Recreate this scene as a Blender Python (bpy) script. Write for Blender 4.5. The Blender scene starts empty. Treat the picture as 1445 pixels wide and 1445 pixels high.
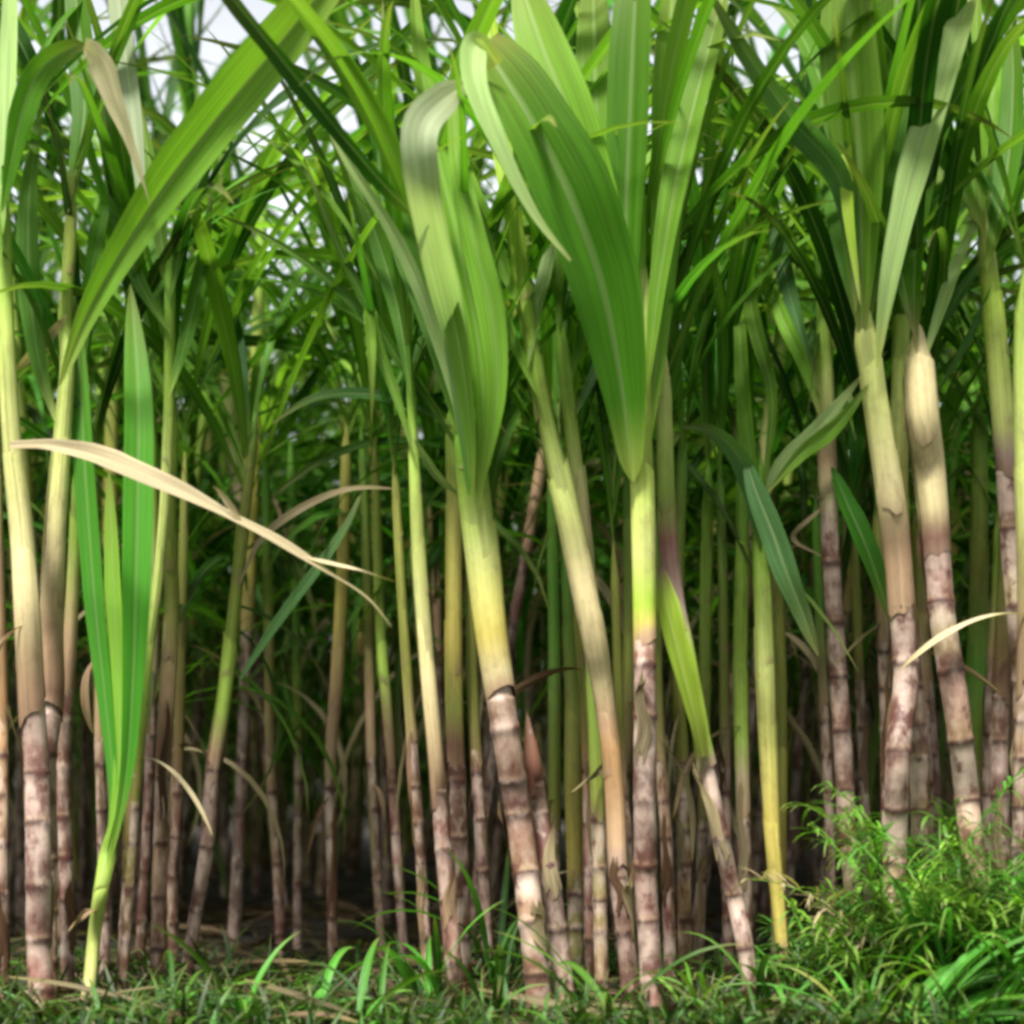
import bpy, math, random
import numpy as np
from mathutils import Vector

R = math.radians
random.seed(11)
rng = np.random.default_rng(11)
S = bpy.context.scene
COL = S.collection

# ------------------------------------------------------------------ camera
CAM_H = 0.47            # eye height, m
HY = 1080.0             # image row of the horizon in the photograph (1445 rows)
F = 3.5                 # metres at which the frame is two metres wide
cam_d = bpy.data.cameras.new("camera")
cam = bpy.data.objects.new("camera", cam_d)
COL.objects.link(cam)
cam.location = (0, 0, CAM_H)
cam.rotation_euler = (R(90), 0, 0)
cam_d.sensor_width = 36
cam_d.lens = 36 * F / 2.0
cam_d.shift_y = (HY - 722.5) / 1445.0
cam_d.clip_end = 500
cam_d.dof.use_dof = True
cam_d.dof.focus_distance = 3.6
cam_d.dof.aperture_fstop = 2.0
S.camera = cam

# ------------------------------------------------------------------ world and sun
SUN_EL, SUN_AZ = R(61), R(-156)     # azimuth from +Y, clockwise: behind the camera, to its left
w = bpy.data.worlds.new("World")
S.world = w
w.use_nodes = True
nt = w.node_tree
sky = nt.nodes.new("ShaderNodeTexSky")
sky.sky_type = 'NISHITA'
sky.sun_disc = False
sky.sun_elevation = SUN_EL
sky.sun_rotation = SUN_AZ
sky.dust_density = 6.0
sky.air_density = 1.0
sky.ozone_density = 0.6
bgn = nt.nodes["Background"]
hs = nt.nodes.new("ShaderNodeHueSaturation")     # thin bright overcast: the sky's own light, with little of its blue
hs.inputs['Saturation'].default_value = 0.22
nt.links.new(sky.outputs[0], hs.inputs['Color'])
tcw = nt.nodes.new("ShaderNodeTexCoord")             # milky haze: the sky is brightest low down
sxyz = nt.nodes.new("ShaderNodeSeparateXYZ")
mrw = nt.nodes.new("ShaderNodeMapRange")
mrw.inputs[1].default_value = 0.32; mrw.inputs[2].default_value = 0.6
mrw.inputs[3].default_value = 4.0; mrw.inputs[4].default_value = 0.9
vmw = nt.nodes.new("ShaderNodeVectorMath"); vmw.operation = 'SCALE'
nt.links.new(tcw.outputs['Generated'], sxyz.inputs[0])
nt.links.new(sxyz.outputs[2], mrw.inputs[0])
nt.links.new(mrw.outputs[0], vmw.inputs['Scale'])
nt.links.new(hs.outputs[0], vmw.inputs[0])
nt.links.new(vmw.outputs[0], bgn.inputs[0])
bgn.inputs[1].default_value = 0.05
sun_d = bpy.data.lights.new("sun", 'SUN')
sun_d.energy = 5.0
sun_d.angle = R(12)
sun_d.color = (1.0, 0.97, 0.91)
sun = bpy.data.objects.new("sun", sun_d)
COL.objects.link(sun)
sd = Vector((math.sin(SUN_AZ) * math.cos(SUN_EL), math.cos(SUN_AZ) * math.cos(SUN_EL), math.sin(SUN_EL)))
sun.rotation_euler = sd.to_track_quat('Z', 'Y').to_euler()
S.view_settings.view_transform = 'Standard'
S.view_settings.look = 'None'
S.view_settings.exposure = 1.08
S.view_settings.gamma = 1
S.render.engine = 'CYCLES'
S.cycles.use_denoising = True
S.cycles.max_bounces = 4
S.cycles.transmission_bounces = 3
S.cycles.filter_width = 3.4

# ------------------------------------------------------------------ helpers
def P(px, py, D):
    k = D / F / 722.5
    return np.array([(px - 722.5) * k, D, CAM_H + (HY - py) * k])

def pxm(D):
    return D / F / 722.5

def spline(pts, n):
    """Catmull-Rom through pts, n samples evenly spread over the control spans."""
    p = np.asarray(pts, float)
    if len(p) == 2:
        t = np.linspace(0, 1, n)[:, None]
        return p[0] * (1 - t) + p[1] * t
    ext = np.vstack([2 * p[0] - p[1], p, 2 * p[-1] - p[-2]])
    L = np.concatenate([[0], np.cumsum(np.linalg.norm(np.diff(p[:, :3], axis=0), axis=1))])
    out = []
    for s in np.linspace(0, L[-1], n):
        i = min(max(int(np.searchsorted(L, s, 'right')) - 1, 0), len(p) - 2)
        t = (s - L[i]) / max(L[i + 1] - L[i], 1e-9)
        a, b, c, d = ext[i], ext[i + 1], ext[i + 2], ext[i + 3]
        out.append(0.5 * (2 * b + (c - a) * t + (2 * a - 5 * b + 4 * c - d) * t * t + (3 * b - a - 3 * c + d) * t ** 3))
    return np.array(out)

def unit(v):
    return v / np.maximum(np.linalg.norm(v, axis=-1, keepdims=True), 1e-9)

class MB:
    """Collects grids of vertices (rows x cols) with uv and a colour of their own per vertex."""
    def __init__(self):
        self.v, self.f, self.uv, self.c, self.n = [], [], [], [], 0
    def grid(self, V, UV, C):
        r, c = V.shape[:2]
        self.v.append(V.reshape(-1, 3)); self.uv.append(UV.reshape(-1, 2)); self.c.append(C.reshape(-1, 3))
        i = np.arange((r - 1))[:, None] * c + np.arange(c - 1)[None, :] + self.n
        self.f.append(np.stack([i, i + 1, i + c + 1, i + c], -1).reshape(-1, 4))
        self.n += r * c
    def mesh(self, name, mat, origin=(0, 0, 0)):
        V = np.concatenate(self.v) - np.asarray(origin, float)
        Fc = np.concatenate(self.f); UV = np.concatenate(self.uv); C = np.concatenate(self.c)
        me = bpy.data.meshes.new(name)
        me.vertices.add(len(V)); me.vertices.foreach_set("co", V.ravel())
        me.loops.add(Fc.size); me.loops.foreach_set("vertex_index", Fc.ravel().astype(np.int32))
        me.polygons.add(len(Fc))
        me.polygons.foreach_set("loop_start", np.arange(0, Fc.size, 4, dtype=np.int32))
        me.polygons.foreach_set("use_smooth", np.ones(len(Fc), bool))
        me.update(calc_edges=True)
        ul = me.uv_layers.new(name="UVMap")
        ul.data.foreach_set("uv", UV[Fc.ravel()].ravel())
        at = me.attributes.new("tint", 'FLOAT_COLOR', 'POINT')
        at.data.foreach_set("color", np.hstack([C, np.ones((len(C), 1))]).ravel())
        me.materials.append(mat)
        me.validate()
        return me
    def build(self, name, mat, parent=None, origin=(0, 0, 0)):
        o = bpy.data.objects.new(name, self.mesh(name, mat, origin))
        COL.objects.link(o)
        if parent is not None:
            o.parent = parent
        return o

def thing(name, label, cat, loc, group=None):
    o = bpy.data.objects.new(name, None)
    COL.objects.link(o)
    o.location = loc; o.empty_display_size = 0.05
    o['label'] = label; o['category'] = cat
    if group: o['group'] = group
    return o

# ------------------------------------------------------------------ materials
def nodes(name):
    m = bpy.data.materials.new(name); m.use_nodes = True
    m.node_tree.nodes.clear()
    return m, m.node_tree.nodes.new, m.node_tree.links.new

def mth(N, L, op, a, b=None, c=None, clamp=False):
    n = N("ShaderNodeMath"); n.operation = op; n.use_clamp = clamp
    for i, x in enumerate((a, b, c)):
        if x is None: continue
        if isinstance(x, (int, float)): n.inputs[i].default_value = x
        else: L(x, n.inputs[i])
    return n.outputs[0]

def leaf_material(name, translucent=0.42, rough=0.5, spec=0.13, rib=0.5, streak=0.55):
    m, N, L = nodes(name)
    out = N("ShaderNodeOutputMaterial")
    at = N("ShaderNodeAttribute"); at.attribute_name = "tint"
    uv = N("ShaderNodeUVMap")
    sp = N("ShaderNodeSeparateXYZ"); L(uv.outputs[0], sp.inputs[0])
    oi = N("ShaderNodeObjectInfo")
    d = mth(N, L, 'ABSOLUTE', mth(N, L, 'SUBTRACT', sp.outputs[0], 0.5))
    mr = N("ShaderNodeMapRange"); mr.interpolation_type = 'SMOOTHSTEP'
    L(d, mr.inputs[0])
    mr.inputs[1].default_value = 0.03; mr.inputs[2].default_value = 0.07
    mr.inputs[3].default_value = rib; mr.inputs[4].default_value = 0.0
    vein = mth(N, L, 'SINE', mth(N, L, 'MULTIPLY', sp.outputs[0], 95.0))
    vein2 = mth(N, L, 'SINE', mth(N, L, 'MULTIPLY', sp.outputs[0], 37.0))
    mp = N("ShaderNodeMapping"); mp.inputs[3].default_value = (7, 2.2, 1)
    L(uv.outputs[0], mp.inputs[0])
    off = N("ShaderNodeCombineXYZ")
    L(mth(N, L, 'MULTIPLY', oi.outputs['Random'], 37.0), off.inputs[2])
    L(off.outputs[0], mp.inputs[1])
    nz = N("ShaderNodeTexNoise"); nz.inputs['Scale'].default_value = 1.6; nz.inputs['Detail'].default_value = 5
    L(mp.outputs[0], nz.inputs['Vector'])
    # brightness: grain of the blade, veins, each leaf's own shade
    b = mth(N, L, 'MULTIPLY_ADD', nz.outputs[0], 0.9, 0.55)
    b = mth(N, L, 'ADD', b, mth(N, L, 'MULTIPLY', vein, 0.035))
    b = mth(N, L, 'ADD', b, mth(N, L, 'MULTIPLY', vein2, 0.02))
    mp3 = N("ShaderNodeMapping"); mp3.inputs[3].default_value = (38, 1.3, 1)
    L(uv.outputs[0], mp3.inputs[0]); L(off.outputs[0], mp3.inputs[1])
    nz3 = N("ShaderNodeTexNoise"); nz3.inputs['Scale'].default_value = 1.0; nz3.inputs['Detail'].default_value = 4
    L(mp3.outputs[0], nz3.inputs['Vector'])
    b = mth(N, L, 'MULTIPLY', b, mth(N, L, 'MULTIPLY_ADD', nz3.outputs[0], 2 * streak, 1 - streak))
    b = mth(N, L, 'MULTIPLY', b, mth(N, L, 'MULTIPLY_ADD', oi.outputs['Random'], 0.5, 0.75))
    sc = N("ShaderNodeVectorMath"); sc.operation = 'SCALE'
    L(at.outputs['Color'], sc.inputs[0]); L(b, sc.inputs['Scale'])
    # yellowed, drying tips and spots
    nz2 = N("ShaderNodeTexNoise"); nz2.inputs['Scale'].default_value = 4.0; nz2.inputs['Detail'].default_value = 3
    L(mp.outputs[0], nz2.inputs['Vector'])
    tip = mth(N, L, 'ADD', mth(N, L, 'MULTIPLY', mth(N, L, 'POWER', sp.outputs[1], 6.0), 0.75),
              mth(N, L, 'MULTIPLY', mth(N, L, 'SUBTRACT', nz2.outputs[0], 0.62, clamp=True), 2.0), clamp=True)
    mx = N("ShaderNodeMix"); mx.data_type = 'RGBA'
    L(tip, mx.inputs[0]); L(sc.outputs[0], mx.inputs[6]); mx.inputs[7].default_value = (0.22, 0.19, 0.06, 1)
    mx2 = N("ShaderNodeMix"); mx2.data_type = 'RGBA'
    L(mr.outputs[0], mx2.inputs[0]); L(mx.outputs[2], mx2.inputs[6])
    ribc = N("ShaderNodeMix"); ribc.data_type = 'RGBA'; ribc.inputs[0].default_value = 0.45
    L(at.outputs['Color'], ribc.inputs[6]); ribc.inputs[7].default_value = (0.42, 0.46, 0.24, 1)
    L(ribc.outputs[2], mx2.inputs[7])
    bp = N("ShaderNodeBump"); bp.inputs['Strength'].default_value = 0.12; bp.inputs['Distance'].default_value = 0.002
    hgt = mth(N, L, 'ADD', vein, mth(N, L, 'MULTIPLY', mr.outputs[0], -2.5))
    L(hgt, bp.inputs['Height'])
    pr = N("ShaderNodeBsdfPrincipled")
    L(mx2.outputs[2], pr.inputs['Base Color']); L(bp.outputs[0], pr.inputs['Normal'])
    pr.inputs['Roughness'].default_value = rough
    pr.inputs['Specular IOR Level'].default_value = spec
    tr = N("ShaderNodeBsdfTranslucent")
    warm = N("ShaderNodeMix"); warm.data_type = 'RGBA'; warm.blend_type = 'MULTIPLY'; warm.inputs[0].default_value = 1
    L(mx2.outputs[2], warm.inputs[6]); warm.inputs[7].default_value = (1.25, 1.4, 0.55, 1)
    L(warm.outputs[2], tr.inputs[0])
    ms = N("ShaderNodeMixShader"); ms.inputs[0].default_value = translucent
    L(pr.outputs[0], ms.inputs[1]); L(tr.outputs[0], ms.inputs[2]); L(ms.outputs[0], out.inputs[0])
    return m

def stem_material(name, rough=0.5, spec=0.35, streak=0.7, scar=0.75, wax=False):
    m, N, L = nodes(name)
    out = N("ShaderNodeOutputMaterial")
    at = N("ShaderNodeAttribute"); at.attribute_name = "tint"
    uv = N("ShaderNodeUVMap"); oi = N("ShaderNodeObjectInfo")
    mp = N("ShaderNodeMapping"); mp.inputs[3].default_value = (24, 3.0, 1)
    off = N("ShaderNodeCombineXYZ"); L(mth(N, L, 'MULTIPLY', oi.outputs['Random'], 29.0), off.inputs[2])
    L(uv.outputs[0], mp.inputs[0]); L(off.outputs[0], mp.inputs[1])
    nz = N("ShaderNodeTexNoise"); nz.inputs['Scale'].default_value = 1.0; nz.inputs['Detail'].default_value = 6
    L(mp.outputs[0], nz.inputs['Vector'])
    mp2 = N("ShaderNodeMapping"); mp2.inputs[3].default_value = (3, 9, 1)
    L(uv.outputs[0], mp2.inputs[0]); L(off.outputs[0], mp2.inputs[1])
    nb = N("ShaderNodeTexNoise"); nb.inputs['Scale'].default_value = 1.5; nb.inputs['Detail'].default_value = 6
    nb.inputs['Roughness'].default_value = 0.65
    L(mp2.outputs[0], nb.inputs['Vector'])
    b = mth(N, L, 'ADD', mth(N, L, 'MULTIPLY', nz.outputs[0], streak), mth(N, L, 'MULTIPLY', nb.outputs[0], streak))
    b = mth(N, L, 'ADD', b, 1.0 - streak)
    sc = N("ShaderNodeVectorMath"); sc.operation = 'SCALE'
    L(at.outputs['Color'], sc.inputs[0]); L(b, sc.inputs['Scale'])
    rind = sc.outputs[0]
    if wax:         # worn patches of white wax over purple-brown rind
        mp4 = N("ShaderNodeMapping"); mp4.inputs[3].default_value = (3.5, 17, 1)
        L(uv.outputs[0], mp4.inputs[0]); L(off.outputs[0], mp4.inputs[1])
        nw = N("ShaderNodeTexNoise"); nw.inputs['Scale'].default_value = 1.3; nw.inputs['Detail'].default_value = 7
        nw.inputs['Roughness'].default_value = 0.6
        L(mp4.outputs[0], nw.inputs['Vector'])
        sat = N("ShaderNodeSeparateColor"); L(at.outputs['Color'], sat.inputs[0])
        bare = mth(N, L, 'LESS_THAN', sat.outputs[1], mth(N, L, 'MULTIPLY', sat.outputs[0], 0.9))      # brown or mauve rind, not green sheath
        wm = mth(N, L, 'MULTIPLY', mth(N, L, 'SUBTRACT', nw.outputs[0], 0.50, clamp=True), 8.0, clamp=True)
        dm = mth(N, L, 'MULTIPLY', mth(N, L, 'SUBTRACT', 0.47, nw.outputs[0], clamp=True), 8.0, clamp=True)
        m1 = N("ShaderNodeMix"); m1.data_type = 'RGBA'
        L(mth(N, L, 'MULTIPLY', mth(N, L, 'MULTIPLY', wm, bare), 0.6), m1.inputs[0]); L(rind, m1.inputs[6]); m1.inputs[7].default_value = (0.50, 0.385, 0.31, 1)
        m2 = N("ShaderNodeMix"); m2.data_type = 'RGBA'
        L(mth(N, L, 'MULTIPLY', mth(N, L, 'MULTIPLY', dm, bare), 0.85), m2.inputs[0]); L(m1.outputs[2], m2.inputs[6]); m2.inputs[7].default_value = (0.085, 0.026, 0.02, 1)
        rind = m2.outputs[2]
    # brown scars and dirt
    sp = mth(N, L, 'MULTIPLY', mth(N, L, 'SUBTRACT', nb.outputs[0], 0.52, clamp=True), 6.0, clamp=True)
    mx = N("ShaderNodeMix"); mx.data_type = 'RGBA'
    L(mth(N, L, 'MULTIPLY', sp, scar), mx.inputs[0]); L(rind, mx.inputs[6]); mx.inputs[7].default_value = (0.085, 0.038, 0.032, 1)
    bp = N("ShaderNodeBump"); bp.inputs['Strength'].default_value = 0.35; bp.inputs['Distance'].default_value = 0.003
    L(nz.outputs[0], bp.inputs['Height'])
    pr = N("ShaderNodeBsdfPrincipled")
    L(mx.outputs[2], pr.inputs['Base Color']); L(bp.outputs[0], pr.inputs['Normal'])
    pr.inputs['Roughness'].default_value = rough
    pr.inputs['Specular IOR Level'].default_value = spec
    L(pr.outputs[0], out.inputs[0])
    return m

def soil_material():
    m, N, L = nodes("soil")
    out = N("ShaderNodeOutputMaterial"); tc = N("ShaderNodeTexCoord")
    n1 = N("ShaderNodeTexNoise"); n1.inputs['Scale'].default_value = 2.2; n1.inputs['Detail'].default_value = 9
    n2 = N("ShaderNodeTexNoise"); n2.inputs['Scale'].default_value = 45; n2.inputs['Detail'].default_value = 5
    L(tc.outputs['Object'], n1.inputs['Vector']); L(tc.outputs['Object'], n2.inputs['Vector'])
    cr = N("ShaderNodeValToRGB")
    e = cr.color_ramp.elements
    e[0].position = 0.32; e[0].color = (0.010, 0.008, 0.005, 1)
    e[1].position = 0.7; e[1].color = (0.03, 0.021, 0.012, 1)
    L(mth(N, L, 'ADD', mth(N, L, 'MULTIPLY', n1.outputs[0], 0.6), mth(N, L, 'MULTIPLY', n2.outputs[0], 0.4)), cr.inputs[0])
    bp = N("ShaderNodeBump"); bp.inputs['Strength'].default_value = 0.8; bp.inputs['Distance'].default_value = 0.02
    L(n2.outputs[0], bp.inputs['Height'])
    pr = N("ShaderNodeBsdfPrincipled"); pr.inputs['Roughness'].default_value = 0.95
    L(cr.outputs[0], pr.inputs['Base Color']); L(bp.outputs[0], pr.inputs['Normal']); L(pr.outputs[0], out.inputs[0])
    return m

M_LEAF = leaf_material("cane_leaf")
M_DRY = leaf_material("dry_leaf", translucent=0.2, rough=0.7, spec=0.12, rib=0.3, streak=1.0)
M_WEED = leaf_material("weed_leaf", translucent=0.32, rough=0.5, spec=0.35, rib=0.4)
M_STEM = stem_material("cane_rind", streak=0.8, scar=0.6, wax=True)
M_SHEATH = stem_material("cane_sheath", rough=0.6, spec=0.22, streak=0.9, scar=0.45)
M_SOIL = soil_material()

TONE = {k: np.array(v) for k, v in {
    'yg': (0.25, 0.37, 0.055), 'pale': (0.45, 0.49, 0.15), 'cream': (0.53, 0.45, 0.23), 'tan': (0.35, 0.235, 0.135),
    'brown': (0.14, 0.075, 0.042), 'red': (0.20, 0.085, 0.055), 'mauve': (0.215, 0.105, 0.08), 'grey': (0.35, 0.25, 0.205), 'green': (0.09, 0.22, 0.025),
    'olive': (0.21, 0.225, 0.045), 'gold': (0.43, 0.36, 0.085), 'orange': (0.36, 0.21, 0.09),
    'lg': (0.155, 0.32, 0.030), 'mg': (0.068, 0.19, 0.012), 'dg': (0.019, 0.082, 0.006), 'wl': (0.46, 0.54, 0.34), 'gl': (0.06, 0.185, 0.011), 'bg': (0.085, 0.20, 0.06), 'pl': (0.32, 0.46, 0.16),
    'yl': (0.31, 0.45, 0.045), 'dry': (0.46, 0.38, 0.23), 'drab': (0.31, 0.25, 0.14), 'vg': (0.06, 0.24, 0.02)}.items()}

# ------------------------------------------------------------------ leaf blades
def blade(mb, C, width, normal, tint, fold=0.35, roll=0.0, twist=0.0, prof='leaf', wave=0.06, seed=0, cols=7, base=None):
    """A blade along the points C. normal: (n,3) hint of the way its face looks; V-folded along the midrib."""
    n = len(C)
    r = np.random.default_rng(seed)
    T = unit(np.gradient(C, axis=0))
    Wd = unit(np.cross(T, normal)); Nn = unit(np.cross(Wd, T))
    t = np.linspace(0, 1, n)
    ang = roll + twist * t
    W2 = Wd * np.cos(ang)[:, None] + Nn * np.sin(ang)[:, None]
    N2 = -Wd * np.sin(ang)[:, None] + Nn * np.cos(ang)[:, None]
    if prof == 'leaf':
        pf = np.interp(t, [0, .04, .16, .4, .5], [.03, .2, .48, .95, 1]) * (1 - t ** 2.6) ** 0.9
    elif prof == 'spear':
        pf = np.interp(t, [0, .1, .3], [.08, .65, 1]) * (1 - t ** 3.5)
    elif prof == 'both':
        pf = np.sin(np.pi * np.clip(t, 0.01, 0.99)) ** 0.6
    elif prof == 'open':
        pf = np.interp(t, [0, .04, .18, .45, .65], [.03, .2, .5, .93, 1]) * (1 - t ** 9)
    else:
        pf = np.interp(t, [q[0] for q in prof], [q[1] for q in prof])
    hw = 0.5 * width * np.maximum(pf, 0.02)
    s = np.array([-1, -.62, -.13, 0, .13, .62, 1.0]) if cols == 7 else np.array([-1, 0, 1.0])
    ph = r.uniform(0, 6.28, 2)
    V = C[:, None, :] + W2[:, None, :] * (hw[:, None] * s[None, :])[..., None]
    lift = np.abs(s)[None, :] * fold * hw[:, None] - (np.abs(s) ** 2)[None, :] * fold * 0.35 * hw[:, None]
    ed = np.abs(s)[None, :] ** 2 * hw[:, None] * wave * np.where(s[None, :] < 0, np.sin(t * 23 + ph[0])[:, None], np.sin(t * 19 + ph[1])[:, None])
    V = V + N2[:, None, :] * (lift + ed)[..., None]
    UV = np.stack(np.broadcast_arrays((s[None, :] + 1) / 2, t[:, None]), -1)
    Cc = np.broadcast_to(np.asarray(tint, float), V.shape)
    if base is not None:        # the blade pales towards the sheath it grows from
        q = np.clip(1 - t / base[1], 0, 1)[:, None, None] ** 1.3
        Cc = Cc * (1 - q) + np.asarray(base[0]) * q
    mb.grid(V, UV.astype(float), Cc)

def traced_leaf(root, pts, w, tone, D, roll=0.25, twist=0.3, fold=0.35, prof='leaf', bow=0.10, name='leaf', mat=None, label=None, seed=None, wave=0.06, base='yg', blen=0.17):
    """pts: photograph positions (x, y[, extra depth]) base to tip; w: width in photograph pixels at distance D."""
    C = []
    k = len(pts)
    for i, p in enumerate(pts):
        dd = p[2] if len(p) > 2 else bow * (i / (k - 1)) ** 1.5 - 0.03 * (1 - i / (k - 1)) ** 2
        C.append(P(p[0], p[1], D + dd))
    C = spline(C, max(16, 6 * k))
    view = unit(np.array([0, 0, CAM_H + 0.6]) - C); 
    tone = TONE[tone] if isinstance(tone, str) else np.asarray(tone)
    tone = tone * random.uniform(.88, 1.12)
    mb = MB()
    blade(mb, C, w * pxm(D), view, tone, fold, roll, twist, prof, wave, seed=random.randrange(9999) if seed is None else seed,
          base=((TONE[base] * .75 if isinstance(base, str) else base), blen) if base is not None and mat is None and prof != 'both' else None)
    o = mb.build(name, mat or M_LEAF, root, origin=root.location if root else (0, 0, 0))
    if label: o['label'] = label
    return o

def arc_path(start, az, elev, length, droop, n=16, power=1.5, sway=0.0):
    C = [np.array(start, float)]
    st = length / (n - 1)
    for i in range(1, n):
        t = i / (n - 1)
        e = elev - droop * t ** power
        a = az + sway * t
        C.append(C[-1] + st * np.array([math.cos(e) * math.cos(a), math.cos(e) * math.sin(a), math.sin(e)]))
    return np.array(C)

def arc_blade(mb, start, az, elev, length, droop, width, tint, fold=0.35, twist=0.0, roll=0.0, n=16, power=1.5, sway=0.0, prof='leaf', cols=7, seed=0, base=None):
    C = arc_path(start, az, elev, length, droop, n, power, sway)
    T = unit(np.gradient(C, axis=0))
    side = np.array([-math.sin(az), math.cos(az), 0.0])
    nrm = unit(np.cross(np.broadcast_to(side, T.shape), T)) * -1
    nrm = np.where(nrm[:, 2:3] < -0.2, nrm, nrm)
    blade(mb, C, width, nrm, tint, fold, roll, twist, prof, 0.06, seed, cols, base)

# ------------------------------------------------------------------ stems and sheaths
def tube(mb, C, rad, tint, sides=12, ell=1.0, phase=0.0, overlap=0.0, vscale=1.0):
    n = len(C)
    T = unit(np.gradient(C, axis=0))
    X = unit(np.cross(T, np.array([0, 1.0, 0.0]))); Y = unit(np.cross(T, X))
    a = np.linspace(0, 2 * np.pi * (1 + overlap), sides + 1) + phase
    grow = 1 + (0.12 if overlap else 0) * np.linspace(0, 1, sides + 1)
    rad = np.asarray(rad)
    rr = rad[:, None] * grow[None, :] if rad.ndim == 1 else rad * grow[None, :]
    V = C[:, None] + rr[..., None] * (X[:, None] * np.cos(a)[None, :, None] + Y[:, None] * np.sin(a)[None, :, None])
    L = np.concatenate([[0], np.cumsum(np.linalg.norm(np.diff(C, axis=0), axis=1))])
    UV = np.stack(np.broadcast_arrays(np.linspace(0, 1, sides + 1)[None, :], (L * vscale)[:, None]), -1).astype(float)
    tint = np.asarray(tint, float)
    Cc = np.broadcast_to(tint[:, None, :] if tint.ndim == 2 else tint, V.shape)
    mb.grid(V, UV, Cc)

def cane_tints(L, node_s, base, bare_to, r):
    """Colour and relative radius along an exposed cane: wax band under each ring, dark ring, root band over it."""
    c = base.copy(); rad = np.ones(len(L))
    dark = np.array([0.085, 0.032, 0.024]); waxc = np.array([0.45, 0.34, 0.275])
    ns = sorted(x for x in node_s if x <= bare_to)
    for k, s in enumerate(ns):
        nx = ns[k + 1] if k + 1 < len(ns) else s + 0.11
        sel = (L >= s) & (L < nx) & (L < bare_to + .03)
        f = (L[sel] - s) / (nx - s)
        # old wax high on each joint, bare purple-brown rind low on it, each joint different
        wx = np.clip((f - r.uniform(.1, .55)) / r.uniform(.15, .5), 0, 1)[:, None] * r.uniform(.1, 1.0)
        dk = np.clip(1 - f / r.uniform(.25, .8), 0, 1)[:, None] * r.uniform(.2, .95)
        cc = c[sel] * r.uniform(.55, 1.2)
        cc = cc * (1 - wx) + waxc * wx * r.uniform(.75, 1.1)
        c[sel] = cc * (1 - dk) + (dark if r.random() < .7 else TONE['brown']) * dk
    for k, s in enumerate(ns):
        d = L - s
        rb = np.clip(1 - np.abs(d - 0.008) / 0.008, 0, 1)[:, None] * r.uniform(.3, .9)
        c = c * (1 - rb) + TONE['tan'] * 0.8 * rb
        ring = np.clip(1.3 - np.abs(d) / r.uniform(.0045, .009), 0, 1)[:, None] * .95
        c = c * (1 - ring) + np.array([0.05, 0.024, 0.018]) * ring
        rad += r.uniform(.04, .13) * np.exp(-(d / 0.008) ** 2) - 0.03 * np.exp(-((d + 0.02) / 0.012) ** 2)
    return c, rad

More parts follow.
